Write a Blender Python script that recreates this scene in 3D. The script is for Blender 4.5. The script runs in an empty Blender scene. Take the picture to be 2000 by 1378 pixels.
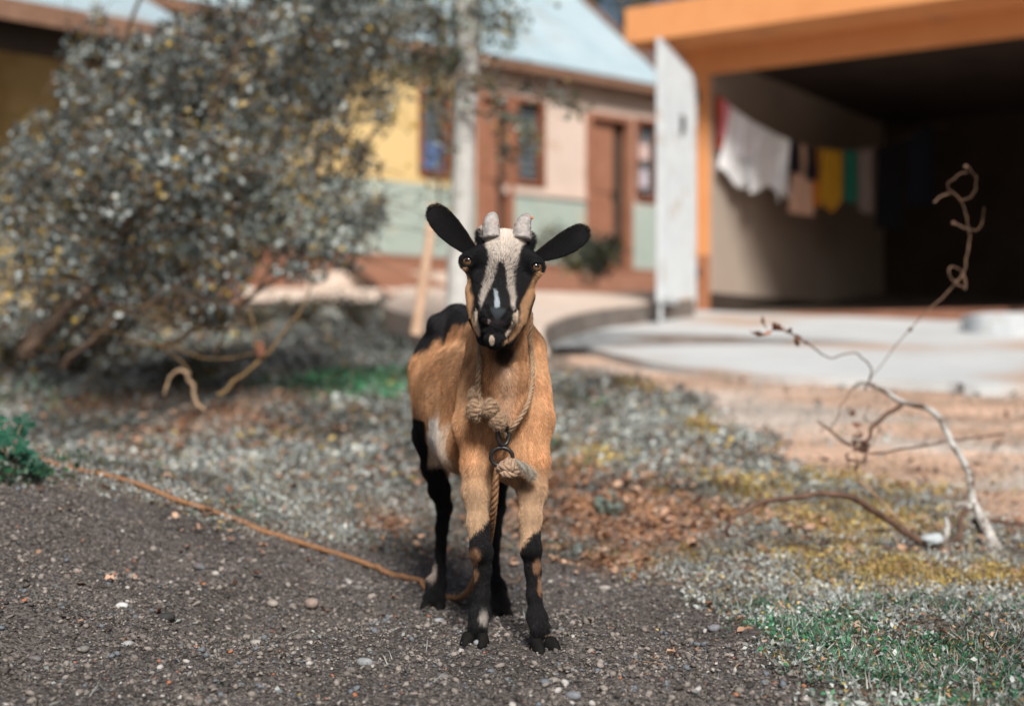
import bpy, math, random
import numpy as np
from mathutils import Vector

# ------------------------------------------------------------------ camera, world, sun
scene = bpy.context.scene
F_PX, CX, HY, CAMZ = 2778.0, 1000.0, 700.0, 0.57
cam_d = bpy.data.cameras.new('camera'); cam = bpy.data.objects.new('camera', cam_d)
scene.collection.objects.link(cam); scene.camera = cam
cam.location = (0, 0, CAMZ); cam.rotation_euler = (math.radians(90), 0, 0)
cam_d.sensor_width = 36; cam_d.lens = 50; cam_d.shift_y = 0.0055
cam_d.clip_start = 0.05; cam_d.clip_end = 2000
cam_d.dof.use_dof = True; cam_d.dof.focus_distance = 2.72; cam_d.dof.aperture_fstop = 1.8
cam_d.dof.aperture_blades = 9

SUN_ELEV, SUN_AZ = math.radians(43), math.radians(170)     # azimuth from +Y clockwise: behind the camera, slightly right
world = bpy.data.worlds.new('World'); scene.world = world; world.use_nodes = True
wn = world.node_tree; bg = wn.nodes['Background']
sky = wn.nodes.new('ShaderNodeTexSky'); sky.sky_type = 'NISHITA'; sky.sun_disc = False
sky.sun_elevation = SUN_ELEV; sky.sun_rotation = SUN_AZ
sky.air_density = 1.0; sky.dust_density = 3.0; sky.ozone_density = 0.6
wn.links.new(sky.outputs[0], bg.inputs[0]); bg.inputs[1].default_value = 0.052
sd = bpy.data.lights.new('sun', 'SUN'); sun = bpy.data.objects.new('sun', sd)
scene.collection.objects.link(sun)
sd.energy = 4.2; sd.angle = math.radians(15); sd.color = (1.0, 0.955, 0.89)
sdir = Vector((math.sin(SUN_AZ) * math.cos(SUN_ELEV), math.cos(SUN_AZ) * math.cos(SUN_ELEV), math.sin(SUN_ELEV)))
sun.rotation_euler = sdir.to_track_quat('Z', 'Y').to_euler(); sun.location = sdir * 30
vs = scene.view_settings
vs.view_transform = 'Standard'; vs.look = 'None'; vs.gamma = 1.0; vs.use_curve_mapping = False
vs.exposure = 0.40
scene.cycles.use_denoising = True
scene.cycles.max_bounces = 8; scene.cycles.transparent_max_bounces = 8
try: scene.cycles.denoiser = 'OPENIMAGEDENOISE'
except Exception: pass

rng = np.random.default_rng(7); random.seed(7)
col = scene.collection
LOC = {}

# ------------------------------------------------------------------ numeric helpers
def h3(ix, iy, iz, seed=0):
    n = (ix.astype(np.int64) * 374761393 + iy.astype(np.int64) * 668265263 + iz.astype(np.int64) * 2147483647 + seed * 974711) & 0xffffffff
    n = ((n ^ (n >> 13)) * 1274126177) & 0xffffffff
    n = (n ^ (n >> 16)) & 0xffffffff
    return n / 4294967295.0
def noise(x, y, z=None, seed=0):
    x = np.asarray(x, float); y = np.asarray(y, float)
    z = np.zeros_like(x) if z is None else np.asarray(z, float)
    ix, iy, iz = np.floor(x), np.floor(y), np.floor(z)
    fx, fy, fz = x - ix, y - iy, z - iz
    fx, fy, fz = [f * f * (3 - 2 * f) for f in (fx, fy, fz)]
    r = 0
    for a in (0, 1):
        for b in (0, 1):
            for c in (0, 1):
                w = (fx if a else 1 - fx) * (fy if b else 1 - fy) * (fz if c else 1 - fz)
                r = r + w * h3(ix + a, iy + b, iz + c, seed)
    return r
def fbm(x, y, z=None, o=4, seed=0):
    r = 0; a = .5; t = 0
    for k in range(o):
        s = 2.03 ** k
        r = r + a * noise(np.asarray(x) * s, np.asarray(y) * s, None if z is None else np.asarray(z) * s, seed + k); t += a; a *= .5
    return r / t
def sstep(a, b, x):
    t = np.clip((x - a) / (b - a), 0, 1); return t * t * (3 - 2 * t)
def P(px, py, d):
    return np.array([(px - CX) / F_PX * d, d, CAMZ + (HY - py) / F_PX * d])
def proj(p):
    p = np.asarray(p); return CX + p[..., 0] / p[..., 1] * F_PX, HY - (p[..., 2] - CAMZ) / p[..., 1] * F_PX
def inpoly(x, y, poly):
    poly = np.asarray(poly, float); r = np.zeros(np.shape(x), bool); n = len(poly)
    for i in range(n):
        x0, y0 = poly[i]; x1, y1 = poly[(i + 1) % n]
        c = ((y0 > y) != (y1 > y)) & (x < (x1 - x0) * (y - y0) / (y1 - y0 + 1e-12) + x0)
        r ^= c
    return r
def polydist(x, y, poly):                      # signed, positive inside
    poly = np.asarray(poly, float); d = np.full(np.shape(x), 1e9)
    for i in range(len(poly)):
        a = poly[i]; b = poly[(i + 1) % len(poly)]; e = b - a
        t = np.clip(((x - a[0]) * e[0] + (y - a[1]) * e[1]) / (e @ e + 1e-12), 0, 1)
        d = np.minimum(d, np.hypot(x - a[0] - t * e[0], y - a[1] - t * e[1]))
    return np.where(inpoly(x, y, poly), d, -d)
def catmull(pts, n=12):
    pts = np.asarray(pts, float); p = np.vstack([2 * pts[0] - pts[1], pts, 2 * pts[-1] - pts[-2]]); out = []
    for i in range(1, len(p) - 2):
        for k in range(n):
            t = k / n
            out.append(.5 * ((2 * p[i]) + (-p[i - 1] + p[i + 1]) * t + (2 * p[i - 1] - 5 * p[i] + 4 * p[i + 1] - p[i + 2]) * t * t + (-p[i - 1] + 3 * p[i] - 3 * p[i + 1] + p[i + 2]) * t ** 3))
    out.append(p[-2]); return np.array(out)

# ------------------------------------------------------------------ mesh helpers
def merge(parts):
    V, F, C = [], [], []; o = 0
    for it in parts:
        v, f = it[0], it[1]
        V.append(np.asarray(v, float)); F.append([np.asarray(g) + o for g in f] if isinstance(f, list) else f + o)
        if len(it) > 2: C.append(it[2])
        o += len(v)
    fl = []
    for f in F: fl.extend(list(f)) if isinstance(f, list) else fl.extend(f.tolist())
    return (np.vstack(V), fl, np.vstack(C)) if C else (np.vstack(V), fl)
def mk(name, V, F, mat, parent=None, cols=None, smooth=False, loc=None, kind=None, label=None, cat=None, group=None):
    V = np.asarray(V, float)
    if loc is None: loc = LOC[parent.name] if parent is not None and parent.name in LOC else np.zeros(3)
    loc = np.asarray(loc, float)
    me = bpy.data.meshes.new(name)
    if isinstance(F, np.ndarray) and F.ndim == 2:
        k = F.shape[1]; tot = F.size; nf = len(F)
        me.vertices.add(len(V)); me.vertices.foreach_set('co', (V - loc).astype(np.float32).ravel())
        me.loops.add(tot); me.loops.foreach_set('vertex_index', F.astype(np.int32).ravel())
        me.polygons.add(nf); me.polygons.foreach_set('loop_start', (np.arange(nf) * k).astype(np.int32))
        me.update(calc_edges=True)
    else:
        me.from_pydata((V - loc).tolist(), [], [list(map(int, f)) for f in F]); me.update()
    if cols is not None:
        c = np.ones((len(V), 4), np.float32); c[:, :3] = cols
        a = me.color_attributes.new('Col', 'FLOAT_COLOR', 'POINT'); a.data.foreach_set('color', c.ravel())
    if smooth: me.polygons.foreach_set('use_smooth', np.ones(len(me.polygons), bool))
    if mat is not None: me.materials.append(mat)
    o = bpy.data.objects.new(name, me); col.objects.link(o)
    if parent is not None: o.parent = parent
    else: o.location = loc
    if parent is not None and parent.name in LOC: LOC[o.name] = LOC[parent.name]
    else: LOC[o.name] = loc
    tag(o, label, cat, group, kind); return o
def tag(o, label=None, cat=None, group=None, kind=None):
    for k, v in (('label', label), ('category', cat), ('group', group), ('kind', kind)):
        if v: o[k] = v
def thing(name, loc, label, cat, group=None):
    o = bpy.data.objects.new(name, None); o.empty_display_size = .1; col.objects.link(o)
    o.location = loc; LOC[o.name] = np.asarray(loc, float); tag(o, label, cat, group); return o
def tube(path, rad, sides=8, cap=True, flat=None):
    path = np.asarray(path, float); n = len(path)
    rad = np.full(n, rad) if np.isscalar(rad) else np.interp(np.linspace(0, 1, n), np.linspace(0, 1, len(rad)), rad)
    T = np.gradient(path, axis=0); T /= np.linalg.norm(T, axis=1)[:, None] + 1e-12
    u = np.cross(T[0], [0, 0, 1.]);
    if np.linalg.norm(u) < .1: u = np.cross(T[0], [1., 0, 0])
    u /= np.linalg.norm(u); V = []
    th = np.arange(sides) * 2 * np.pi / sides
    for i in range(n):
        u = u - T[i] * (u @ T[i]); u /= np.linalg.norm(u) + 1e-12; w = np.cross(T[i], u)
        V.append(path[i] + rad[i] * (np.cos(th)[:, None] * u + np.sin(th)[:, None] * w))
    V = np.vstack(V); F = []
    for i in range(n - 1):
        for k in range(sides):
            a = i * sides + k; b = i * sides + (k + 1) % sides
            F.append([a, b, b + sides, a + sides])
    if cap:
        F.append(list(range(sides))[::-1]); F.append([(n - 1) * sides + k for k in range(sides)])
    return V, F
def boxV(fr, s0, s1, n0, n1, z0, z1):
    """box in a frame fr(s,n,z)->world"""
    V = np.array([fr(s, n, z) for z in (z0, z1) for n in (n0, n1) for s in (s0, s1)])
    F = [[0, 2, 3, 1], [4, 5, 7, 6], [0, 1, 5, 4], [2, 6, 7, 3], [0, 4, 6, 2], [1, 3, 7, 5]]
    return V, F
def ident(s, n, z): return np.array([s, n, z])
def ellip(c, r, nu=16, nv=10, R=None):
    V = []; F = []
    for i in range(nv + 1):
        ph = np.pi * i / nv
        for k in range(nu):
            th = 2 * np.pi * k / nu; v = np.array([math.sin(ph) * math.cos(th) * r[0], math.sin(ph) * math.sin(th) * r[1], math.cos(ph) * r[2]])
            V.append(v if R is None else R @ v)
    for i in range(nv):
        for k in range(nu):
            F.append([i * nu + k, i * nu + (k + 1) % nu, (i + 1) * nu + (k + 1) % nu, (i + 1) * nu + k][::-1])
    return np.array(V) + c, F

# ------------------------------------------------------------------ materials
def newmat(name):
    m = bpy.data.materials.new(name); m.use_nodes = True; nt = m.node_tree
    return m, nt, nt.nodes['Principled BSDF']
def ramp_mix(nt, fac, a, b):
    mx = nt.nodes.new('ShaderNodeMix'); mx.data_type = 'RGBA'
    mx.inputs[6].default_value = (*a, 1); mx.inputs[7].default_value = (*b, 1)
    nt.links.new(fac, mx.inputs[0]); return mx.outputs[2]
def mat_noise(name, a, b, scale=6, rough=.8, bump=.2, bscale=None, detail=6, spec=.3, stain=None, bdist=.01):
    m, nt, bs = newmat(name)
    tc = nt.nodes.new('ShaderNodeTexCoord')
    n1 = nt.nodes.new('ShaderNodeTexNoise'); n1.inputs['Scale'].default_value = scale; n1.inputs['Detail'].default_value = detail
    n1.inputs['Roughness'].default_value = .65
    nt.links.new(tc.outputs['Object'], n1.inputs['Vector'])
    mr = nt.nodes.new('ShaderNodeMapRange'); mr.inputs[1].default_value = .3; mr.inputs[2].default_value = .7
    nt.links.new(n1.outputs[0], mr.inputs[0])
    c = ramp_mix(nt, mr.outputs[0], a, b)
    if stain:
        n3 = nt.nodes.new('ShaderNodeTexNoise'); n3.inputs['Scale'].default_value = stain[1]; n3.inputs['Detail'].default_value = 8
        nt.links.new(tc.outputs['Object'], n3.inputs['Vector'])
        m3 = nt.nodes.new('ShaderNodeMapRange'); m3.inputs[1].default_value = stain[2]; m3.inputs[2].default_value = stain[2] + .12
        nt.links.new(n3.outputs[0], m3.inputs[0])
        mx = nt.nodes.new('ShaderNodeMix'); mx.data_type = 'RGBA'; mx.inputs[7].default_value = (*stain[0], 1)
        nt.links.new(c, mx.inputs[6]); nt.links.new(m3.outputs[0], mx.inputs[0]); c = mx.outputs[2]
    nt.links.new(c, bs.inputs['Base Color'])
    bs.inputs['Roughness'].default_value = rough; bs.inputs['Specular IOR Level'].default_value = spec
    if bump:
        n2 = nt.nodes.new('ShaderNodeTexNoise'); n2.inputs['Scale'].default_value = bscale or scale * 4; n2.inputs['Detail'].default_value = 8
        nt.links.new(tc.outputs['Object'], n2.inputs['Vector'])
        bp = nt.nodes.new('ShaderNodeBump'); bp.inputs['Strength'].default_value = bump; bp.inputs['Distance'].default_value = bdist
        nt.links.new(n2.outputs[0], bp.inputs['Height']); nt.links.new(bp.outputs[0], bs.inputs['Normal'])
    return m
def mat_attr(name, rough=.7, spec=.3, transl=0., bump=0, bscale=60, bdist=.004, sub=0., var=0.):
    m, nt, bs = newmat(name)
    at = nt.nodes.new('ShaderNodeAttribute'); at.attribute_name = 'Col'
    c = at.outputs['Color']
    if var:
        tc = nt.nodes.new('ShaderNodeTexCoord'); n1 = nt.nodes.new('ShaderNodeTexNoise'); n1.inputs['Scale'].default_value = bscale
        n1.inputs['Detail'].default_value = 8; nt.links.new(tc.outputs['Object'], n1.inputs['Vector'])
        mr = nt.nodes.new('ShaderNodeMapRange'); mr.inputs[1].default_value = .3; mr.inputs[2].default_value = .7
        mr.inputs[3].default_value = 1 - var; mr.inputs[4].default_value = 1 + var; nt.links.new(n1.outputs[0], mr.inputs[0])
        vm = nt.nodes.new('ShaderNodeVectorMath'); vm.operation = 'SCALE'; nt.links.new(c, vm.inputs[0]); nt.links.new(mr.outputs[0], vm.inputs['Scale']); c = vm.outputs[0]
    nt.links.new(c, bs.inputs['Base Color'])
    bs.inputs['Roughness'].default_value = rough; bs.inputs['Specular IOR Level'].default_value = spec
    if bump:
        tc = nt.nodes.new('ShaderNodeTexCoord')
        n2 = nt.nodes.new('ShaderNodeTexNoise'); n2.inputs['Scale'].default_value = bscale; n2.inputs['Detail'].default_value = 10; n2.inputs['Roughness'].default_value = .7
        nt.links.new(tc.outputs['Object'], n2.inputs['Vector'])
        bp = nt.nodes.new('ShaderNodeBump'); bp.inputs['Strength'].default_value = bump; bp.inputs['Distance'].default_value = bdist
        nt.links.new(n2.outputs[0], bp.inputs['Height']); nt.links.new(bp.outputs[0], bs.inputs['Normal'])
    if transl:
        tr = nt.nodes.new('ShaderNodeBsdfTranslucent'); nt.links.new(c, tr.inputs[0])
        ms = nt.nodes.new('ShaderNodeMixShader'); ms.inputs[0].default_value = transl
        nt.links.new(bs.outputs[0], ms.inputs[1]); nt.links.new(tr.outputs[0], ms.inputs[2])
        nt.links.new(ms.outputs[0], nt.nodes['Material Output'].inputs[0])
    return m
M = {}
M['ground'] = mat_attr('ground_soil', rough=.95, spec=.15, bump=1.0, bscale=120, bdist=.012, var=.45)
_nt = M['ground'].node_tree; _b = _nt.nodes['Principled BSDF']; _src = _b.inputs['Base Color'].links[0].from_socket
_tc = _nt.nodes.new('ShaderNodeTexCoord'); _vo = _nt.nodes.new('ShaderNodeTexVoronoi'); _vo.inputs['Scale'].default_value = 210
_nt.links.new(_tc.outputs['Object'], _vo.inputs['Vector']); _sp = _nt.nodes.new('ShaderNodeSeparateColor'); _nt.links.new(_vo.outputs['Color'], _sp.inputs[0])
_mr = _nt.nodes.new('ShaderNodeMapRange'); _mr.inputs[3].default_value = .35; _mr.inputs[4].default_value = 1.75; _nt.links.new(_sp.outputs[0], _mr.inputs[0])
_vm = _nt.nodes.new('ShaderNodeVectorMath'); _vm.operation = 'SCALE'; _nt.links.new(_src, _vm.inputs[0]); _nt.links.new(_mr.outputs[0], _vm.inputs['Scale']); _nt.links.new(_vm.outputs[0], _b.inputs['Base Color'])
M['leafcol'] = mat_attr('leaf_attr', rough=.45, spec=.4, transl=.25)
M['litter'] = mat_attr('dry_leaf', rough=.8, spec=.2, transl=.15)
M['stone'] = mat_attr('pebble', rough=.75, spec=.3, bump=.3, bscale=400, bdist=.001)
M['fur'] = mat_attr('fur', rough=.6, spec=.22)
M['skin'] = mat_attr('hide', rough=.8, spec=.1)
M['bark'] = mat_noise('bark', (.10, .07, .045), (.22, .16, .11), 30, .9, .5, 80)
M['palebark'] = mat_noise('pale_bark', (.42, .42, .41), (.62, .61, .59), 12, .85, .4, 60, stain=((.14, .12, .08), 6, .58))
M['orange'] = mat_noise('orange_paint', (.66, .27, .10), (.74, .34, .14), 1.5, .7, .15, stain=((.50, .25, .13), 2.2, .60))
M['brownpaint'] = mat_noise('brown_paint', (.17, .06, .03), (.24, .09, .045), 5, .6, .08)
M['pinkwall'] = mat_noise('pink_plaster', (.58, .46, .39), (.66, .53, .46), 1.5, .9, .1, stain=((.5, .36, .27), 3, .6))
M['yellowwall'] = mat_noise('yellow_plaster', (.62, .45, .20), (.70, .52, .26), 1.5, .9, .1, stain=((.50, .34, .14), 2, .56))
M['dado'] = mat_noise('green_dado', (.30, .38, .34), (.40, .46, .42), 3, .9, .1, stain=((.42, .42, .34), 4, .56))
M['roof'] = mat_noise('roof_sheet', (.27, .37, .42), (.38, .46, .50), 1.2, .55, .05, stain=((.30, .32, .33), 1.6, .56))
M['concrete'] = mat_noise('concrete', (.40, .42, .43), (.52, .54, .55), 1.1, .85, .2, 40, stain=((.40, .29, .22), .7, .50))
M['pathc'] = mat_noise('path_concrete', (.52, .42, .35), (.62, .52, .45), 2, .9, .2, 40, stain=((.32, .26, .22), 3, .6))
M['redsoil'] = mat_noise('red_soil', (.19, .085, .05), (.27, .13, .085), 4, .95, .5, 30)
M['whitepaint'] = mat_noise('white_paint', (.46, .50, .53), (.60, .63, .65), 5, .6, .1, stain=((.42, .34, .28), 3.5, .58))
M['beige'] = mat_noise('beige_wall', (.34, .28, .235), (.43, .36, .30), 1.2, .95, .15)
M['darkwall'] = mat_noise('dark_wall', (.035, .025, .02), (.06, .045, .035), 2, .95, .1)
M['glass'], _nt, _b = newmat('window_glass'); _b.inputs['Base Color'].default_value = (.06, .075, .085, 1); _b.inputs['Roughness'].default_value = .12
M['louver'] = mat_noise('louver', (.16, .19, .21), (.24, .27, .29), 4, .3, 0)
M['iron'] = mat_noise('iron', (.008, .008, .009), (.02, .018, .016), 60, .42, .3, 200, spec=.5, bdist=.001)
M['ropec'] = mat_noise('collar_rope', (.21, .135, .085), (.40, .28, .19), 160, .95, .6, 700, spec=.1, bdist=.002)
M['ropet'] = mat_noise('tether_rope', (.20, .10, .05), (.36, .20, .11), 120, .9, .6, 600, spec=.1, bdist=.002)
def flat(name, c, rough=.9):
    return mat_noise(name, tuple(.85 * x for x in c), tuple(min(1, 1.12 * x) for x in c), 12, rough, .15)
# ------------------------------------------------------------------ terrain
def H(x, y):
    x = np.asarray(x, float); y = np.asarray(y, float)
    t = np.clip(y - 3.5, 0, None)
    z = .1 * (np.sqrt(t * t + .04) - .2)
    z = np.where(y > 22, np.interp(y, [22, 40], [1.83, 1.83]), z)
    z = z + .29 * sstep(.2, 1.6, -x) * np.exp(-((y - 3.9) / .80) ** 2)
    near = np.exp(-np.clip(y - 5, 0, None) / 2.0)
    for bx_, by_, rx_, ry_, hh_ in ((-1.0, 3.30, .26, .09, -.05), (-1.05, 3.50, .30, .10, .035), (-.60, 3.62, .25, .12, .025), (-.75, 2.95, .30, .10, -.022), (-.35, 3.35, .2, .1, .015), (-1.15, 2.9, .2, .1, .02)):
        z = z + hh_ * np.exp(-((x - bx_) / rx_) ** 2 - ((y - by_) / ry_) ** 2)
    z = z + near * (fbm(x * 2.3, y * 2.3, seed=3) - .5) * (.05 + .13 * sstep(.3, 1.0, -x) * sstep(4.2, 3.4, y)) * sstep(.15, .7, np.abs(x + .03) + np.abs(y - 3.05) * .6)
    z = z + .014 * (fbm(x * 9, y * 9, seed=5) - .5) * near
    return z
def inv(px, py):
    px = np.atleast_1d(np.asarray(px, float)); py = np.atleast_1d(np.asarray(py, float))
    ys = np.concatenate([np.arange(1.6, 8, .01), np.arange(8, 26, .04)])
    out = np.zeros((len(px), 2))
    for i in range(len(px)):
        x = (px[i] - CX) / F_PX * ys; z = CAMZ + (HY - py[i]) / F_PX * ys
        hit = np.nonzero(z <= H(x, ys))[0]
        k = hit[0] if len(hit) else len(ys) - 1
        out[i] = x[k], ys[k]
    return out
def wpoly(pix): pix = np.asarray(pix, float); return inv(pix[:, 0], pix[:, 1])

g_edge = wpoly([(0, 925), (130, 950), (300, 990), (430, 1045), (560, 1062), (700, 1068), (830, 1088), (1000, 1082), (1150, 1115), (1290, 1140), (1400, 1190), (1470, 1250), (1550, 1320), (1600, 1372)])
GRAVEL = np.vstack([[-6, g_edge[0][1] + .1], g_edge, [g_edge[-1][0] + .1, -1], [-6, -1]])
DIRT = np.vstack([wpoly([(1045, 700), (1150, 722), (1290, 765), (1380, 800), (1440, 860), (1500, 915), (1640, 935), (1800, 960), (2000, 1040)]), [[6, 4.4], [9, 8], [9, 11], [5, 12], [1.3, 12.5], [.3, 9]]])
LITTER = [(p, rx, ry, w) for (q, rx, ry, w) in [((1230, 1020), .36, .45, 1.15), ((1440, 1010), .34, .3, .8), ((1100, 950), .2, .5, .9), ((1180, 1100), .25, .15, .6), ((760, 1030), .14, .22, .9), ((430, 830), .45, .5, 1.2), ((270, 790), .45, .5, 1.), ((500, 790), .3, .5, 1.), ((960, 930), .2, .3, .7), ((1330, 900), .2, .4, .35)] for p in [wpoly([q])[0]]]
GREEN = [(wpoly([q])[0], rx, ry, w) for (q, rx, ry, w) in [((700, 750), .45, .6, 1.6), ((1480, 1190), .15, .14, .8), ((1560, 1240), .3, .2, .95), ((1750, 1290), .4, .25, .9), ((1900, 1200), .3, .2, .7), ((1500, 1340), .25, .15, .6), ((1950, 1350), .3, .2, .8), ((1150, 790), .22, .4, .5), ((420, 985), .2, .15, .6), ((150, 900), .2, .3, .6), ((60, 780), .3, .6, .4), ((620, 980), .15, .2, .5)]]
YELLOW = [(wpoly([q])[0], rx, ry, w) for (q, rx, ry, w) in [((1650, 1010), .45, .35, 1.), ((1480, 960), .25, .3, .9), ((1370, 840), .12, .5, 1.), ((1240, 760), .15, .6, .9), ((1820, 940), .6, .4, 1.1), ((1900, 1130), .5, .2, 1.), ((1500, 1090), .6, .12, .7), ((1100, 900), .3, .3, .6), ((560, 850), .3, .3, .4), ((700, 1000), .2, .15, .4)]]
def patch(L, x, y):
    r = np.zeros(np.shape(x))
    for p, rx, ry, w in L:
        r = np.maximum(r, w * np.exp(-(((x - p[0]) / rx) ** 2 + ((y - p[1]) / ry) ** 2)))
    return r
def zones(x, y):
    nz = (fbm(x * 3.1, y * 2.2, seed=11) - .5)
    n2 = (fbm(x * 14, y * 10, seed=12) - .5)
    gr = sstep(-.05, .06, polydist(x, y, GRAVEL) + nz * .25 + n2 * .14)
    di = sstep(-.12, .12, polydist(x, y, DIRT) + nz * .5 + n2 * .25)
    li = sstep(.2, .9, patch(LITTER, x, y) + nz * 1.0 + n2 * .9)
    ge = sstep(.2, 1.1, patch(GREEN, x, y) + nz * 1.1 + n2 * 1.0)
    ye = sstep(.2, .95, patch(YELLOW, x, y) + nz * 1.0 + n2 * .9)
    return gr, di, li, ge, ye

def axis(lo, hi, st, far_lo, far_hi, g=1.35):
    a = list(np.arange(lo, hi + 1e-9, st)); s = st; x = a[-1]
    while x < far_hi: s *= g; x += s; a.append(x)
    s = st; x = a[0]; pre = []
    while x > far_lo: s *= g; x -= s; pre.append(x)
    return np.array(pre[::-1] + a)
gx = axis(-2.2, 2.4, .018, -400, 400, 1.12); gy = axis(1.7, 7.0, .018, -60, 600, 1.12)
GX, GY = np.meshgrid(gx, gy); X_, Y_ = GX.ravel(), GY.ravel()
gr, di, li, ge, ye = zones(X_, Y_)
Z_ = H(X_, Y_)
nearm = (X_ > -3) & (X_ < 3) & (Y_ > 1.5) & (Y_ < 8)
Z_ = Z_ + np.where(nearm, gr * ((fbm(X_ * 26, Y_ * 26, seed=21) - .5) * .028 + (fbm(X_ * 6, Y_ * 6, seed=22) - .5) * .045), 0) \
     + np.where(nearm, (1 - gr) * (fbm(X_ * 18, Y_ * 18, seed=23) - .5) * .022, 0)
c_soil = np.array([.17, .14, .115]); c_gr = np.array([.100, .088, .082]); c_di = np.array([.56, .38, .28]); c_li = np.array([.42, .22, .12])
C_ = np.tile(c_soil, (len(X_), 1)).astype(float)
C_ = C_ * (1 - .7 * ye[:, None]) + np.array([.34, .22, .08]) * .7 * ye[:, None]
C_ = C_ * (1 - li[:, None]) + c_li * li[:, None]
dn = (.55 + .8 * fbm(X_ * 1.3, Y_ * 3.2, seed=31))[:, None] * (.8 + .4 * fbm(X_ * 9, Y_ * 14, seed=33))[:, None]; dw = sstep(.5, .7, fbm(X_ * .9 + 7, Y_ * 2.4, seed=34))[:, None]; c_di = c_di * (1 - dw) + np.array([.58, .50, .44]) * dw
C_ = C_ * (1 - di[:, None]) + c_di * dn * di[:, None]
C_ = C_ * (1 - gr[:, None]) + c_gr * (.75 + .6 * fbm(X_ * 5, Y_ * 5, seed=32))[:, None] * gr[:, None]
nx, ny = len(gx), len(gy)
ii = (np.arange(ny - 1)[:, None] * nx + np.arange(nx - 1)[None]).ravel()
FQ = np.stack([ii, ii + 1, ii + nx + 1, ii + nx], 1)
mk('ground', np.stack([X_, Y_, Z_], 1), FQ, M['ground'], cols=C_, smooth=True, kind='structure')
def HZ(x, y):                                 # ground height with the fine relief
    x = np.asarray(x, float); y = np.asarray(y, float); g = sstep(-.05, .06, polydist(x, y, GRAVEL))
    return H(x, y) + g * ((fbm(x * 26, y * 26, seed=21) - .5) * .028 + (fbm(x * 6, y * 6, seed=22) - .5) * .045) + (1 - g) * (fbm(x * 18, y * 18, seed=23) - .5) * .022

# ------------------------------------------------------------------ concrete apron, raised path, steps
ROPE_PX = [(835, 1155), (815, 1148), (770, 1134), (700, 1110), (600, 1072), (520, 1043), (450, 1016), (400, 1000), (340, 980), (280, 958), (220, 938)]
ROPE_W = wpoly(ROPE_PX); ROPE_W = np.vstack([ROPE_W, [ROPE_W[-1] + [-.5, .25]]])
def near_rope(x, y):
    d = np.full(np.shape(x), 9.)
    for a, b in zip(ROPE_W[:-1], ROPE_W[1:]):
        e = b - a; t = np.clip(((x - a[0]) * e[0] + (y - a[1]) * e[1]) / (e @ e), 0, 1); d = np.minimum(d, np.hypot(x - a[0] - t * e[0], (y - a[1] - t * e[1]) * .5))
    return d < .022
slab_px = [(1068, 655), (1100, 675), (1180, 702), (1300, 730), (1500, 750), (1700, 757), (1850, 765), (2060, 770)]
sl = wpoly(slab_px)
GO = np.array([1.87, 13.3]); GD = np.array([.831, -.556]); GN = np.array([.556, .831]); GFL = CAMZ + .42
def gfr(s, n, z): p = GO + GD * s + GN * n; return np.array([p[0], p[1], z])
front = [GO + GD * s for s in np.linspace(6, -.3, 10)] + [np.array([.9, 12.6]), np.array([.55, 11.8]), np.array([.35, 10.6]), np.array([.28, 9.6])]
outline = catmull(np.vstack([sl, [[6.6, 8.2]], front[0:1]]), 6)
outline = np.vstack([outline, np.array(front[1:])])
cen = np.array([2.6, 10.0])
def sheet(name, outl, lift, thick, mat, rings=14, **k):
    V = []; n = len(outl)
    for r in range(rings + 1):
        t = r / rings; q = cen_ + (outl - cen_) * t
        for a in q: V.append([a[0], a[1], slabz(a[0], a[1]) + lift])
    F = []
    for r in range(rings):
        for i in range(n):
            j = (i + 1) % n; F.append([r * n + i, r * n + j, (r + 1) * n + j, (r + 1) * n + i])
    b = len(V)
    for a in outl: V.append([a[0], a[1], slabz(a[0], a[1]) + lift - thick])
    for i in range(n):
        j = (i + 1) % n; F.append([rings * n + i, rings * n + j, b + j, b + i])
    return mk(name, V, F, mat, **k)
def slabz(x, y): return .1 * (y - 3.7) + 0.0
cen_ = cen
sheet('concrete_apron', outline, .055, .25, M['concrete'], kind='structure')
# raised path curving from the garage towards the goat
inner = wpoly([(1290, 628), (1200, 632), (1130, 640), (1080, 652), (1055, 668)])
ci = catmull(np.vstack([[[1.6, 12.6]], [[1.15, 11.9]], [[.75, 11.3]], [[.45, 10.6]], [[.28, 9.9]], [[.2, 9.2]], [[.22, 8.6]]]), 8)
nrm = np.gradient(ci, axis=0); nrm = np.stack([-nrm[:, 1], nrm[:, 0]], 1); nrm /= np.linalg.norm(nrm, axis=1)[:, None]
wid = np.interp(np.linspace(0, 1, len(ci)), [0, .25, .6, 1], [3.2, 2.4, 1.1, .5])
co = ci - nrm * wid[:, None]
if (co[0] - ci[0]) @ np.array([-1, 1]) < 0: co = ci + nrm * wid[:, None]
hp = np.interp(np.linspace(0, 1, len(ci)), [0, .8, 1], [.23, .21, .12])
V = []; F = []; n = len(ci)
for i in range(n):
    zt = .1 * (ci[i][1] - 3.7) + hp[i]; zo = .1 * (co[i][1] - 3.7) + hp[i]
    V += [[*ci[i], zt - .02], [*ci[i], zt], [*co[i], zo], [*co[i], zo - .5]]
for i in range(n - 1):
    for k in range(3): F.append([4 * i + k, 4 * i + k + 1, 4 * i + 5 + k, 4 * i + 4 + k])
F += [[0, 1, 2, 3], [4 * n - 4, 4 * n - 1, 4 * n - 2, 4 * n - 3]]
mk('raised_path', V, F, M['pathc'], kind='structure')
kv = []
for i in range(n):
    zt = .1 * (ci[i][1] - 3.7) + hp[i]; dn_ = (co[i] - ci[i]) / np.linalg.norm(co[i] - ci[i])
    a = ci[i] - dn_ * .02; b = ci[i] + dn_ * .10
    kv += [[*a, zt - .5], [*a, zt - .021], [*b, zt - .021], [*b, zt - .5]]
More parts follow.
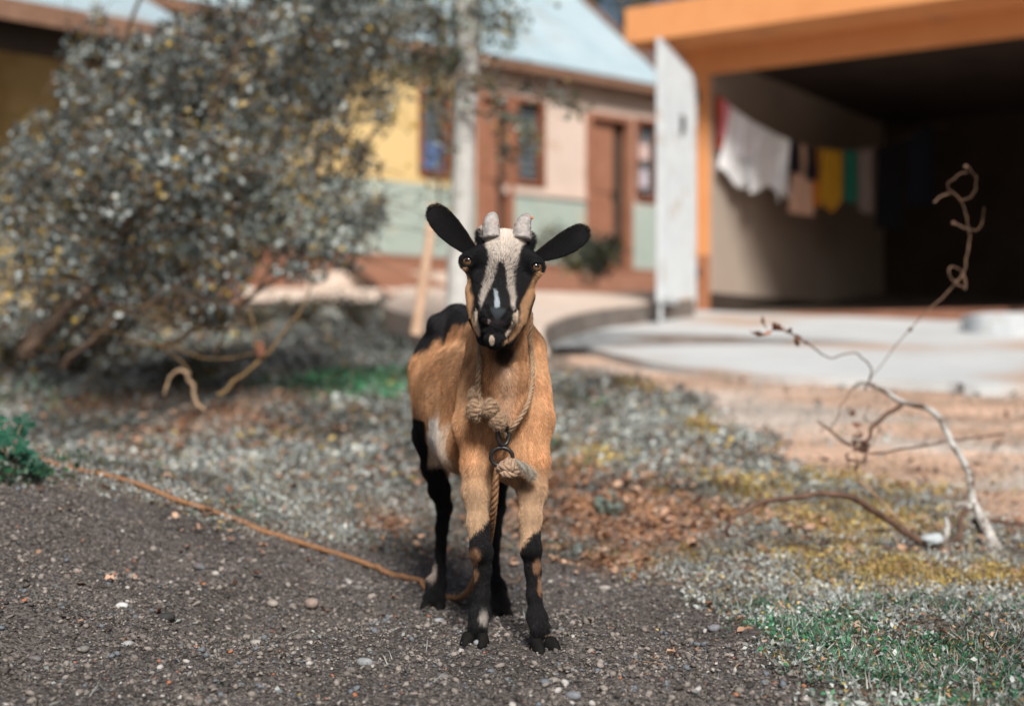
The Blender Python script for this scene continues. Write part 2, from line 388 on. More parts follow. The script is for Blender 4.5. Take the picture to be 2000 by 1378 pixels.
kf = [[4 * i + k, 4 * i + k + 1, 4 * i + 5 + k, 4 * i + 4 + k] for i in range(n - 1) for k in range(3)] + [[0, 1, 2, 3], [4 * n - 4, 4 * n - 1, 4 * n - 2, 4 * n - 3]]
mk('kerb', kv, kf, mat_noise('kerb_shaded', (.11, .095, .085), (.22, .19, .17), 5, .95, .4, 30), kind='structure')  # face coloured darker than the path, its shade put into the colour

# ------------------------------------------------------------------ house
HA = np.array([-1.2, 16.65]); HU = np.array([.758, .652]); HN = np.array([-.652, .758])    # n grows away from the camera
def hfr(s, n, z): p = HA + HU * s + HN * n; return np.array([p[0], p[1], CAMZ + z])
def hs(px): k = (px - CX) / F_PX; return (HA[1] * k - HA[0]) / (HU[0] - HU[1] * k)
def hz(px, py): s = hs(px); return (HY - py) * (HA[1] + HU[1] * s) / F_PX
house = thing('house', hfr(0, 0, 1.0), 'pink and yellow plastered house with green lower walls and pale metal roof', 'house')
ops = {}
ops['wA'] = (hs(818), hs(880), hz(850, 345), hz(850, 168))
ops['d1'] = (hs(930), hs(1000), 1.2, hz(965, 180))
ops['wB'] = (hs(1004), hs(1062), hz(1033, 362), hz(1033, 194))
ops['d2'] = (hs(1145), hs(1232), 1.2, hz(1188, 224))
ops['wC'] = (hs(1240), hs(1287), hz(1262, 392), hz(1262, 234))
ZT = 3.72; ZD = 2.06
def facade(s0, s1, z0, z1, n0, n1):
    br = sorted({s0, s1} | {v for o in ops.values() for v in o[:2] if s0 < v < s1}); parts = []
    for a, b in zip(br[:-1], br[1:]):
        m = (a + b) / 2; cur = z0
        for o in sorted(ops.values(), key=lambda q: q[2]):
            if o[0] < m < o[1] and o[3] > z0 and o[2] < z1:
                if o[2] > cur: parts.append(boxV(hfr, a, b, n0, n1, cur, min(o[2], z1)))
                cur = max(cur, min(o[3], z1))
        if cur < z1: parts.append(boxV(hfr, a, b, n0, n1, cur, z1))
    return merge(parts)
sY = hs(893)
mk('wall', *facade(-4.6, sY, ZD, ZT, 0, .18), M['yellowwall'], house, label='yellow upper wall')
mk('wall', *facade(sY, 4.25, ZD, ZT, 0, .18), M['pinkwall'], house, label='pink upper wall')
for a_, b_ in ((-4.6, ops['d1'][0]), (ops['d1'][1], ops['d2'][0]), (ops['d2'][1], 4.25)): mk('wall', *facade(a_, b_, 1.2, ZD, 0, .18), M['dado'], house, label='green painted lower wall')
mk('ledge', *boxV(hfr, sY + .72, ops['d2'][0] - .02, -.03, -.002, ZD - .01, ZD + .08), M['pinkwall'], house)
mk('plinth', *boxV(hfr, -4.7, 4.5, -.12, .3, .3, 1.197), M['redsoil'], house)
mk('side_wall', *merge([boxV(hfr, 4.05, 4.25, .183, 6.0, .3, ZT), boxV(hfr, -4.6, -4.4, .183, 6.0, .3, ZT), boxV(hfr, -4.6, 4.25, 6.0, 6.2, .3, ZT)]), M['pinkwall'], house)
def frame_parts(o, w=.055, proud=.03, sill=True):
    s0, s1, z0, z1 = o; p = []
    p.append(boxV(hfr, s0 - .01, s0 + w, -proud, .1, z0, z1)); p.append(boxV(hfr, s1 - w, s1 + .01, -proud, .1, z0, z1))
    p.append(boxV(hfr, s0 + w + .001, s1 - w - .001, -proud, .1, z1 - w, z1))
    if sill: p.append(boxV(hfr, s0 + w + .001, s1 - w - .001, -proud - .02, .1, z0, z0 + w))
    return merge(p)
for key in ('wA', 'wB', 'wC'):
    o = ops[key]; w = mk('window', *frame_parts(o), M['brownpaint'], house)
    mk('pane', *boxV(hfr, o[0] + .07, o[1] - .07, .09, .098, o[2] + .07, o[3] - .07), M['glass'], w)
    nl = 9; L = []
    for i in range(nl):
        z = o[2] + .1 + (o[3] - o[2] - .2) * i / nl
        V, F = boxV(lambda s, n, zz: hfr(s, .05 + (zz - z) * .35, zz), o[0] + .075, o[1] - .075, 0, .006, z, z + .1)
        mk('louver', V, F, M['louver'], w)
    if key == 'wC':
        mk('paper', *boxV(hfr, o[0] + .12, o[0] + .30, .03, .034, o[2] + .55, o[2] + .78), flat('poster_pink', (.6, .45, .42)), w)
        mk('paper', *boxV(hfr, o[0] + .1, o[0] + .28, .03, .034, o[2] + .18, o[2] + .42), flat('poster_lilac', (.5, .45, .5)), w)
    if key == 'wA':
        mk('curtain', *boxV(hfr, o[0] + .1, o[1] - .1, .025, .04, o[2] + .09, o[2] + .4), flat('blue_cloth', (.08, .14, .30)), w)
M['doorw'] = mat_noise('door_brown', (.26, .115, .07), (.34, .16, .10), 4, .55, .1)
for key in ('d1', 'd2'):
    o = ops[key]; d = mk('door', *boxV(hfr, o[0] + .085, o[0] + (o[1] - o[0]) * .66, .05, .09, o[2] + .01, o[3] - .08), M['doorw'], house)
    mk('frame', *frame_parts(o, .08, .04, False), M['doorw'], d)
    for zz in (o[2] + .15, o[2] + 1.0):
        mk('panel', *boxV(hfr, o[0] + .17, o[0] + (o[1] - o[0]) * .6, .035, .0495, zz, zz + .72), M['doorw'], d)
    mk('handle', *boxV(hfr, o[0] + (o[1] - o[0]) * .61, o[0] + (o[1] - o[0]) * .64, .02, .0495, o[2] + .9, o[2] + 1.02), M['iron'], d)
    mk('dark_gap_panel', *boxV(hfr, o[0] + (o[1] - o[0]) * .665, o[1] - .085, .1, .16, o[2] + .01, o[3] - .085), M['darkwall'], d, label='dark panel painted as the unlit gap of the half open door')  # solid dark panel standing in for the shade inside the gap
# roof: two corrugated slopes
SL = math.tan(math.radians(40)); ze = 3.66
def slope(side):
    V = []; F = []; ss = np.arange(-5.0, 4.27, .0275); m = 7
    for k in range(m):
        t = k / (m - 1) * 3.6
        for i, s in enumerate(ss):
            n = -.26 + t if side == 0 else 6.8 - t
            V.append(hfr(s, n, ze + t * SL + .012 * math.sin(s * 2 * math.pi / .11)))
    a = len(ss)
    for k in range(m - 1):
        for i in range(a - 1): F.append([k * a + i, k * a + i + 1, (k + 1) * a + i + 1, (k + 1) * a + i])
    return V, F
rf = mk('roof', *merge([(np.array(a), b) for a, b in (slope(0), slope(1))]), M['roof'], house)
M['eave'] = mat_noise('eave_wood', (.15, .08, .05), (.26, .15, .10), 8, .8, .1)
for sd_, e in ((4.27, 4.34), (-5.09, -5.03)):
    for side in (0, 1):
        V = [];
        for (t, z) in ((-.05, -.02), (3.62, 3.62 * SL)):
            n = -.26 + t if side == 0 else 6.8 - t
            for s in (sd_, e): V += [hfr(s, n, ze + z - .42), hfr(s, n, ze + z + .05)]
        mk('barge_board', V, [[0, 1, 3, 2], [4, 6, 7, 5], [0, 4, 5, 1], [2, 3, 7, 6], [1, 5, 7, 3], [0, 2, 6, 4]], M['eave'], rf)
mk('fascia', *boxV(hfr, -5, 4.26, -.245, -.215, ze - .12, ze - .02), M['eave'], rf)
for s in np.arange(-4.8, 4.4, .8): mk('rafter', *boxV(hfr, s, s + .06, -.212, -.005, ze - .1, ze - .015), M['eave'], rf)
mk('gable', [hfr(4.22, .0, ZT), hfr(4.22, 6.2, ZT), hfr(4.22, 3.2, ze + 3.3 * SL), hfr(4.10, .0, ZT), hfr(4.10, 6.2, ZT), hfr(4.10, 3.2, ze + 3.3 * SL)],
   [[0, 1, 2], [3, 5, 4], [0, 3, 4, 1], [1, 4, 5, 2], [2, 5, 3, 0]], M['pinkwall'], house)

# steps in front of the house (two treads with dark risers)
stf = lambda s, n, z: np.array([-3.0 + s, 15.2 + .12 * s + n, z])
steps = thing('steps', stf(0, 0, 1.2), 'two long pinkish concrete steps in front of the house', 'steps')
mk('tread', *boxV(stf, .2, 2.35, -.35, .3, 1.17, 1.31), M['pathc'], steps)
mk('tread', *boxV(stf, 0, 2.35, .301, .9, 1.17, 1.53), M['pathc'], steps)
mk('slab', *boxV(stf, .15, 1.1, .5, .85, 1.531, 1.70), flat('grey_slab', (.32, .28, .28)), steps)
# red soil bank under the house wall
bank = []
for i, s in enumerate(np.linspace(-1.2, 5.2, 40)):
    h = .98 + .12 * noise(np.array([s * 1.7]), np.array([.3]))[0]
    bank.append([hfr(s, -1.4, .5), hfr(s, -1.0, .80 * h), hfr(s, -.5, .99 * h + .05), hfr(s, -.115, 1.12)])
V = np.array(bank).reshape(-1, 3); F = []
for i in range(39):
    for k in range(3): F.append([4 * i + k, 4 * (i + 1) + k, 4 * (i + 1) + k + 1, 4 * i + k + 1])
mk('soil_bank', V, F, M['redsoil'], kind='structure', smooth=True)

# ------------------------------------------------------------------ shaded porch house at far left
PA = np.array([-4.32, 12.0]); PU = np.array([.72, .694]); PN = np.array([-.694, .72])
def pfr(s, n, z): p = PA + PU * s + PN * n; return np.array([p[0], p[1], CAMZ + z])
porch = thing('porch_house', pfr(-1, 1, .5), 'shaded yellow house with dark porch at the left edge', 'house')
mk('wall', *boxV(pfr, -4, 1.7, 1.3, 1.5, .2, 2.9), M['yellowwall'], porch)
mk('side_wall', *boxV(pfr, 1.5, 1.7, 1.502, 4.5, .2, 2.9), M['yellowwall'], porch)
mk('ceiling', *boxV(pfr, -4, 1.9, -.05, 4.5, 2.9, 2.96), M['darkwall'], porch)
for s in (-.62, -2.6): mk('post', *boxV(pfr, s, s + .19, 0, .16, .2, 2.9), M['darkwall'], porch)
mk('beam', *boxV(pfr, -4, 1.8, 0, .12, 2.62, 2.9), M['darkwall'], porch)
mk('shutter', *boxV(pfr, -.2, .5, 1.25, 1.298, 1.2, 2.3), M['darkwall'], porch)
V = [pfr(-4.2, -.2, 2.97), pfr(1.95, -.2, 2.97), pfr(1.95, 2.6, 4.3), pfr(-4.2, 2.6, 4.3), pfr(1.95, 5.4, 2.97), pfr(-4.2, 5.4, 2.97)]
V += [v - np.array([0, 0, .05]) for v in V]
mk('roof', V, [[0, 1, 2, 3], [3, 2, 4, 5], [6, 9, 8, 7], [9, 11, 10, 8], [0, 6, 7, 1], [1, 7, 8, 2], [2, 8, 10, 4], [0, 3, 9, 6], [3, 5, 11, 9], [4, 10, 11, 5]], M['roof'], porch)
mk('fascia', *boxV(pfr, -4.2, 1.95, -.225, -.203, 2.82, 3.0), M['eave'], porch)

# ------------------------------------------------------------------ garage
gar = thing('garage', gfr(0, 0, GFL), 'open garage with orange concrete frame and dark inside', 'garage')
R_ = 6.5
def G(z): return CAMZ + z
mk('beam', *boxV(gfr, -.26, R_, 0, .044, G(2.66), G(2.898)), M['orange'], gar)
mk('column', *boxV(gfr, -.20, -.04, 0, .04, G(.97), G(2.659)), M['orange'], gar)
mk('column_base', *boxV(gfr, -.20, -.04, -.002, .04, G(-.1), G(.969)), mat_noise('column_brown', (.34, .14, .07), (.42, .18, .09), 5, .7, .1), gar)
mk('roof_slab', *boxV(gfr, -.58, R_, -.62, 5.6, G(2.9), G(3.22)), M['orange'], gar)
mk('outer_wall', *boxV(gfr, -.26, -.203, .205, 5.0, G(-.1), G(2.898)), M['whitepaint'], gar)
mk('side_wall', *boxV(gfr, -.20, -.02, .045, 4.8, G(.62), G(2.898)), M['beige'], gar)
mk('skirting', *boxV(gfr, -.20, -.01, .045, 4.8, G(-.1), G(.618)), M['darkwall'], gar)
mk('back_wall', *boxV(gfr, -.2, R_, 4.802, 5.0, G(-.1), G(2.898)), M['darkwall'], gar)  # coloured near black so the depth of the garage reads unlit
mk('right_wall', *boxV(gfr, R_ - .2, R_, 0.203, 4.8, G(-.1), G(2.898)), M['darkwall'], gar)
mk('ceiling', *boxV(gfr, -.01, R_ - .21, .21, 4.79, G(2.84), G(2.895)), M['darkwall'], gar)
mk('floor', *boxV(gfr, -.04, R_ - .2, 0, 4.8, G(-.1), G(.42)), M['redsoil'], gar)
# white metal door leaf swung out
L0 = np.array([1.69, 13.22]); L1 = np.array([1.20, 11.62]); LD = (L1 - L0); LL = np.linalg.norm(LD); LD /= LL; LNn = np.array([-LD[1], LD[0]])
def lfr(s, n, z): p = L0 + LD * s + LNn * n; return np.array([p[0], p[1], CAMZ + z])
leaf = mk('door_leaf', *boxV(lfr, 0, LL, -.02, .02, .46, 2.62), M['whitepaint'], gar, label='white metal door leaf swung outwards')
nr = 12
for i in range(nr):
    s = (i + .5) * LL / nr
    for sgn in (-1, 1): mk('rib', *boxV(lfr, s - .02, s + .02, *sorted((sgn * .0205, sgn * .035)), .5, 2.58), M['whitepaint'], leaf)
for z in (.75, 2.38): mk('hinge', *boxV(lfr, -.06, .03, .021, .05, z, z + .1), M['iron'], leaf)
mk('foot', *tube([lfr(LL - .06, 0, .30), lfr(LL - .06, 0, .46)], .018, 8), M['whitepaint'], leaf)
mk('latch', *boxV(lfr, LL * .45, LL * .52, .036, .055, 1.98, 2.12), M['iron'], leaf)

# clothes line with washing inside the garage
def cl_pt(t):
    a = P(1402, 186, 13.36); b = P(1850, 250, 15.2); p = a * (1 - t) + b * t; p[2] -= .62 * (1 - (2 * min(t / .9, 1) - 1) ** 2) * .62; return p
def line_at(px):
    lo, hi = 0., 1.
    for _ in range(40):
        m = (lo + hi) / 2
        if proj(cl_pt(m))[0] < px: lo = m
        else: hi = m
    return cl_pt(lo)
mk('clothes_line', *tube([cl_pt(t) for t in np.linspace(0, 1, 40)], .004, 5), M['ropec'], loc=cl_pt(0), label='thin rope strung across the inside of the garage', cat='clothes line')
def garment(name, px0, px1, bot0, bot1, c, label, cat, wav=6, amp=.02, ruf=0., top=None, narrow=1.0, pts=0, noff=0.):
    n, m = 44, 20; V = []
    for k in range(m + 1):
        t = k / m
        for i in range(n + 1):
            s = i / n; mid = .5; ss = mid + (s - mid) * (narrow + (1 - narrow) * t)
            p = line_at(px0 + (px1 - px0) * ss)
            zb = CAMZ + (HY - (bot0 + (bot1 - bot0) * s)) / F_PX * p[1] + ruf * math.sin(s * 21 + 1) * .5
            if pts: zb -= .12 * (1 - abs(2 * s - 1)) * pts
            if top is not None: z0 = CAMZ + (HY - top) / F_PX * p[1]
            else: z0 = p[2]
            off = amp * math.sin(s * wav * 2 + 2 * t + px0) * (.3 + t) + .012 * math.sin(s * 17 + t * 5) + amp * .35 * math.sin(s * 41 + 4 * t) * t
            V.append([p[0] + GN[0] * off, p[1] + GN[1] * off - .006, z0 * (1 - t) + zb * t]); V[-1][0] -= GN[0] * noff; V[-1][1] -= GN[1] * noff
    V = np.array(V); F = []
    for k in range(m):
        for i in range(n): a = k * (n + 1) + i; F.append([a, a + 1, a + n + 2, a + n + 1])
    V2 = V + np.array([GN[0], GN[1], 0]) * .006; b = len(V)
    F2 = [[x + b for x in f[::-1]] for f in F]
    rim = [k * (n + 1) for k in range(m + 1)] + [m * (n + 1) + i for i in range(1, n + 1)] + [k * (n + 1) + n for k in range(m - 1, -1, -1)] + list(range(n - 1, 0, -1))
    F3 = [[rim[i], rim[(i + 1) % len(rim)], rim[(i + 1) % len(rim)] + b, rim[i] + b] for i in range(len(rim))]
    V = np.vstack([V, V2])
    mk(name, V, F + F2 + F3, flat(name + '_cloth', c), smooth=True, loc=V[n // 2], label=label, cat=cat, group='washing on the line in the garage')
garment('red_cloth', 1390, 1410, 292, 296, (.55, .08, .03), 'small orange red cloth at the left end of the washing line', 'laundry', 3, .02)
garment('pink_cloth', 1409, 1440, 268, 274, (.75, .28, .34), 'pink cloth between the red cloth and the white dress', 'laundry', 3, .02)
garment('white_dress', 1416, 1545, 345, 392, (.86, .88, .93), 'white ruffled dress hanging on the line', 'dress', 7, .10, ruf=.13)
garment('beige_shirt', 1541, 1588, 415, 422, (.62, .40, .30), 'beige pink shirt hanging low beside the white dress', 'shirt', 3, .015, narrow=.6)
garment('dark_sock', 1548, 1568, 338, 342, (.015, .015, .02), 'left dark sock in front of the beige shirt', 'sock', 2, .005, noff=.06)
garment('dark_sock', 1580, 1600, 352, 356, (.015, .015, .02), 'right dark sock beside the yellow trousers', 'sock', 2, .005, noff=.06)
garment('orange_shirt', 1588, 1601, 402, 406, (.65, .25, .03), 'narrow strip of orange clothing left of the yellow trousers', 'laundry', 2, .01)
garment('yellow_trousers', 1603, 1644, 392, 392, (.50, .27, .02), 'yellow trousers with pointed hem on the line', 'trousers', 4, .015, pts=1)
garment('green_cloth', 1648, 1674, 392, 397, (.02, .17, .12), 'green cloth hanging right of the yellow trousers', 'laundry', 2, .01)
garment('grey_towel', 1677, 1704, 412, 418, (.26, .21, .20), 'grey towel hanging at the dark end of the line', 'towel', 3, .01)
garment('black_shirt', 1712, 1765, 445, 450, (.008, .009, .012), 'black shirt beside the grey towel in the dark', 'shirt', 3, .02)
garment('dark_blue_cloth', 1772, 1822, 400, 405, (.012, .016, .03), 'dark blue cloth last on the line at its far right end', 'laundry', 3, .02)
garment('white_shirt', 1432, 1492, 300, 318, (.84, .84, .90), 'white top bunched over the upper left of the white dress', 'shirt', 4, .05, ruf=.05, noff=.07)

# low white slab at the right edge of the apron
wf = lambda s, n, z: np.array([3.52 + s * .93, 10.9 - s * .25 + n, z])
wsl = thing('low_slab', wf(0, 0, .75), 'low white concrete slab on the apron at the right edge', 'slab')
oc = []
for a in np.linspace(0, 2 * np.pi, 28, endpoint=False): oc.append((.9 + .95 * np.sign(math.cos(a)) * abs(math.cos(a)) ** .6, .35 * np.sign(math.sin(a)) * abs(math.sin(a)) ** .6))
V = [wf(s, n, .70) for s, n in oc] + [wf(s, n, .895) for s, n in oc] + [wf(.9 + (s - .9) * .9, n * .8, .915) for s, n in oc]
F = []; n_ = len(oc)
for r in range(2):
    for i in range(n_): j = (i + 1) % n_; F.append([r * n_ + i, r * n_ + j, (r + 1) * n_ + j, (r + 1) * n_ + i])
F.append(list(range(2 * n_, 3 * n_)))
mk('body', V, F, M['whitepaint'], wsl)
mk('top_layer', *boxV(wf, .35, 1.6, -.2, .2, .917, .96), M['redsoil'], wsl)
# ------------------------------------------------------------------ scatter helpers
def rot_rand(n, tilt=None):
    q = rng.normal(size=(n, 4)); q /= np.linalg.norm(q, axis=1)[:, None]
    w, x, y, z = q.T
    return np.stack([np.stack([1 - 2 * (y * y + z * z), 2 * (x * y - z * w), 2 * (x * z + y * w)], 1),
                     np.stack([2 * (x * y + z * w), 1 - 2 * (x * x + z * z), 2 * (y * z - x * w)], 1),
                     np.stack([2 * (x * z - y * w), 2 * (y * z + x * w), 1 - 2 * (x * x + y * y)], 1)], 1)
def rot_flat(n, tilt):
    """random heading, tilted up to `tilt` (rad) from horizontal"""
    a = rng.uniform(0, 2 * np.pi, n); b = rng.normal(0, 1, n) * tilt; c = rng.normal(0, 1, n) * tilt
    ca, sa, cb, sb, cc, sc_ = np.cos(a), np.sin(a), np.cos(b), np.sin(b), np.cos(c), np.sin(c); z = np.zeros(n); o = np.ones(n)
    Rz = np.stack([np.stack([ca, -sa, z], 1), np.stack([sa, ca, z], 1), np.stack([z, z, o], 1)], 1)
    Ry = np.stack([np.stack([cb, z, sb], 1), np.stack([z, o, z], 1), np.stack([-sb, z, cb], 1)], 1)
    Rx = np.stack([np.stack([o, z, z], 1), np.stack([z, cc, -sc_], 1), np.stack([z, sc_, cc], 1)], 1)
    return Rz @ Ry @ Rx
def scatter(base, faces, pos, R, S, cols):
    """instances of one small base mesh joined to one; base (k,3), faces (f,m), S (n,3)"""
    n = len(pos); k = len(base)
    V = np.einsum('nij,nkj->nki', R, base[None] * S[:, None, :]) + pos[:, None, :]
    F = (faces[None] + (np.arange(n) * k)[:, None, None]).reshape(-1, faces.shape[1])
    return V.reshape(-1, 3), F, np.repeat(cols, k, axis=0)
t_ = (1 + 5 ** .5) / 2
ICO = np.array([[-1, t_, 0], [1, t_, 0], [-1, -t_, 0], [1, -t_, 0], [0, -1, t_], [0, 1, t_], [0, -1, -t_], [0, 1, -t_], [t_, 0, -1], [t_, 0, 1], [-t_, 0, -1], [-t_, 0, 1]]) / 1.902
ICF = np.array([[0, 11, 5], [0, 5, 1], [0, 1, 7], [0, 7, 10], [0, 10, 11], [1, 5, 9], [5, 11, 4], [11, 10, 2], [10, 7, 6], [7, 1, 8], [3, 9, 4], [3, 4, 2], [3, 2, 6], [3, 6, 8], [3, 8, 9], [4, 9, 5], [2, 4, 11], [6, 2, 10], [8, 6, 7], [9, 8, 1]])
LEAF = np.array([[0, 0, 0], [.5, .32, .10], [1, 0, -.08], [.5, -.32, .10]]); LEAFF = np.array([[0, 1, 3], [1, 2, 3]])      # folded along the cross line
LEAF2 = np.array([[0, 0, 0], [.5, .33, .12], [.5, 0, 0], [.5, -.33, .12], [1.02, 0, .05]]); LEAF2F = np.array([[0, 2, 1], [0, 3, 2], [1, 2, 4], [2, 3, 4]])
_a = np.linspace(0, 2 * np.pi, 8)[:-1]
LEAF3 = np.vstack([[[.5, 0, 0]], np.stack([.5 - .5 * np.cos(_a) * [1, .9, 1.05, .85, 1, .95, 1.], .34 * np.sin(_a) * [1, 1.15, .8, 1, 1.1, .85, 1.], .16 * np.array([.2, .9, .4, 1.0, .1, .8, .5])], 1)])
LEAF3F = np.array([[0, 1 + i, 1 + (i + 1) % 7] for i in range(7)])
BLADE = np.array([[0, .05, 0], [0, -.05, 0], [.12, .035, .55], [.12, -.035, .55], [.42, 0, 1.]]); BLADEF = np.array([[0, 1, 3], [0, 3, 2], [2, 3, 4]])

def sample_ground(n, ymin, ymax, pw, keep):
    """points on the ground in the wedge in front of the camera, density falling with distance"""
    y = ymin * (ymax / ymin) ** (rng.uniform(0, 1, n) ** pw)
    x = rng.uniform(-1, 1, n) * (.42 * y + .25)
    k = rng.uniform(0, 1, n) < keep(x, y); return x[k], y[k]
def gm(x, y): return sstep(-.05, .06, polydist(x, y, GRAVEL) + (fbm(x * 3.1, y * 2.2, seed=11) - .5) * .25 + (fbm(x * 14, y * 10, seed=12) - .5) * .14)

# gravel ------------------------------------------------------------
OCT = np.array([[1, 0, 0], [0, 1, 0], [-1, 0, 0], [0, -1, 0], [0, 0, 1], [0, 0, -1.]]); OCF = np.array([[0, 1, 4], [1, 2, 4], [2, 3, 4], [3, 0, 4], [1, 0, 5], [2, 1, 5], [3, 2, 5], [0, 3, 5]])
def pebbles(name, n, rmin, rmax, kind='stuff', ymax=5.2, label=None, seed=0, small=False):
    x, y = sample_ground(n, 2.05, ymax, 1.1, lambda x, y: np.clip(gm(x, y) * (.55 + .9 * (fbm(x * 4, y * 4, seed=44) > .47)), .0, 1) + .02)
    m = len(x); r = rmin * (rmax / rmin) ** (rng.uniform(0, 1, m) ** 2.2)
    S = r[:, None] * rng.uniform([.7, .6, .35], [1.3, 1.1, .8], (m, 3))
    base, bfc = (OCT, OCF) if small else (ICO, ICF)
    t = rng.uniform(0, 1, m)[:, None]
    c = (np.array([.060, .052, .048]) * (1 - t) + np.array([.30, .262, .235]) * t) * (.45 + .8 * fbm(x * 3, y * 3, seed=45))[:, None]
    u = rng.uniform(0, 1, m)
    c[u < .025] = np.array([.38, .36, .34]); c[(u > .05) & (u < .12)] = np.array([.12, .14, .16]); c[(u > .12) & (u < .127)] = np.array([.32, .13, .07]); c[u > .86] *= .45
    pos = np.stack([x, y, HZ(x, y) + r * .25], 1)
    V, F, C = scatter(base, bfc, pos, rot_flat(m, .35), S, c)
    V = V + (rng.uniform(-1, 1, V.shape) * np.repeat(r, len(base))[:, None] * .16)
    return mk(name, V, F, M['stone'], cols=C, kind=kind, label=label)
pebbles('gravel', 120000, .0018, .0050, label='fine grey brown gravel on the near bank', small=True)
pebbles('gravel', 26000, .0032, .0095, label='larger pebbles strewn through the near gravel')

# bigger single stones
M['stone2'] = mat_noise('grey_stone', (.15, .15, .15), (.30, .29, .28), 60, .8, .5, 300, bdist=.002)
def stone(px, py, wpx, c, label):
    q = inv(px, py)[0]; r = wpx / 2 * q[1] / F_PX
    v, f = ellip(np.zeros(3), (1, 1, 1), 14, 9); v = v * (1 + .22 * (fbm(v[:, 0] * 1.3 + px, v[:, 1] * 1.3, v[:, 2] * 1.3, 3, seed=3) - .5)[:, None] * 2)
    v = np.sign(v) * np.abs(v) ** .85
    a = px * .37; R = np.array([[math.cos(a), -math.sin(a), 0], [math.sin(a), math.cos(a), 0], [0, 0, 1]])
    v = (v * np.array([1.05, .8, .55]) * r) @ R.T; p = np.array([q[0], q[1], float(HZ(q[0], q[1])) + r * .2])
    m = mat_noise('stone_tint', tuple(.75 * k for k in c), tuple(1.2 * k for k in c), 90, .8, .4, 400, bdist=.001)
    mk('stone', v + p, f, m, smooth=True, loc=p, label=label, cat='stone', group='single stones in the gravel')
for s_ in [(238, 1186, 24, (.5, .5, .5), 'pale flat stone alone in the gravel at the left'), (388, 1105, 28, (.12, .11, .11), 'dark flat stone near the rope in the gravel'),
           (325, 1212, 34, (.035, .035, .035), 'black angular stone in the left gravel'), (608, 1183, 34, (.26, .2, .17), 'round brownish stone left of the goat'),
           (532, 1188, 26, (.28, .25, .22), 'light grey stone beside the brownish one'), (712, 1312, 32, (.23, .24, .25), 'smooth grey stone at the bottom left of the hooves'),
           (250, 1252, 24, (.3, .3, .3), 'small grey stone below the pale flat one'), (68, 1280, 26, (.13, .12, .12), 'dark grey stone at the lower left corner'),
           (165, 1262, 24, (.16, .15, .14), 'brown grey flat stone in the lower left gravel'), (1115, 1312, 22, (.2, .22, .23), 'blue grey stone below the right hoof'),
           (935, 1268, 22, (.24, .25, .27), 'blue grey stone at the front left hoof'), (858, 1216, 20, (.3, .31, .32), 'pale stone by the hind hoof'),
           (1080, 1345, 26, (.22, .2, .18), 'grey brown stone at the bottom centre'), (1180, 1160, 22, (.3, .27, .25), 'pale stone right of the goat'),
           (1120, 1360, 30, (.17, .18, .2), 'slate grey stone at the bottom edge'), (1395, 1234, 26, (.18, .18, .2), 'grey stone beside the green ground cover'),
           (1425, 1280, 22, (.33, .27, .24), 'pinkish stone at the edge of the grass'), (865, 1325, 24, (.14, .13, .13), 'dark stone in the gravel left of centre'),
           (500, 1262, 22, (.3, .28, .26), 'light stone in the middle of the left gravel'), (700, 1160, 22, (.16, .15, .14), 'small stone just below the tether rope')]:
    stone(*s_)

# ground cover ---------------------------------------------------------
def cover_cols(x, y, gr, li, ge, ye, di):
    m = len(x); t = rng.uniform(0, 1, (m, 1))
    lum = ((.45 + .9 * fbm(x * 6, y * 6, seed=51)) * (.55 + .9 * sstep(.35, .65, fbm(x * 1.6, y * 1.1, seed=52))))[:, None]
    g = (np.array([.11, .125, .115]) * (1 - t) + np.array([.50, .53, .51]) * t) * lum
    gg = (np.array([.02, .075, .04]) * (1 - t) + np.array([.06, .21, .105]) * t) * lum
    yy = (np.array([.26, .18, .05]) * (1 - t) + np.array([.55, .42, .14]) * t) * lum
    gg = gg * (1 + .9 * sstep(4.8, 5.6, y))[:, None]
    u = rng.uniform(0, 1, m)
    c = g; a = u < ge * np.where(y > 5, .9, .62); c = np.where(a[:, None], gg, c)
    b = (~a) & (rng.uniform(0, 1, m) < .05 + .8 * ye); c = np.where(b[:, None], yy, c)
    w = rng.uniform(0, 1, m) < .05; c = np.where(w[:, None], np.array([.40, .22, .12]) * t * 1.5, c); w = rng.uniform(0, 1, m) < .10; c = np.where(w[:, None], np.array([.10, .075, .05]), c)
    return c
def cover(n, ymin, ymax, size, pw, name, label):
    x, y = sample_ground(n, ymin, ymax, pw, lambda x, y: np.ones_like(x))
    gr, di, li, ge, ye = zones(x, y)
    clump = fbm(x * 5, y * 5, seed=61)
    dens = np.clip((1 - gr) * 1.0 * (1 - di) * (1 - .95 * li) * (.35 + 1.1 * (clump > .42)) * (1 - .35 * ye), 0, 1)
    dens = np.maximum(dens, .008 * gr * (fbm(x * 3, y * 3, seed=62) > .6)); dens = np.maximum(dens, .025 * di * (clump > .55))
    inslab = inpoly(x, y, outline) | ((y > 8.2) & (x > .0)) | ((x > .1) & (y > 12))
    k = (rng.uniform(0, 1, len(x)) < dens) & ~inslab & ~near_rope(x, y) & (y < 15.0)
    x, y, gr, di, li, ge, ye = [q[k] for q in (x, y, gr, di, li, ge, ye)]
    m = len(x); s = size * rng.uniform(.55, 1.35, m) * (1 + .35 * np.clip(y - 4, 0, 6))
    hgt = rng.uniform(0, 1, m) ** 1.5 * (.012 + .03 * (fbm(x * 4, y * 4, seed=63) - .3).clip(0)) * (1 + .3 * np.clip(y - 4, 0, 6))
    pos = np.stack([x, y, HZ(x, y) + .002 + hgt], 1); C = cover_cols(x, y, gr, li, ge, ye, di)
    V, F, CC = scatter(LEAF, LEAFF, pos, rot_flat(m, .55), np.stack([s, s, s], 1), C)
    mk(name, V, F, M['leafcol'], cols=CC, kind='stuff', label=label)
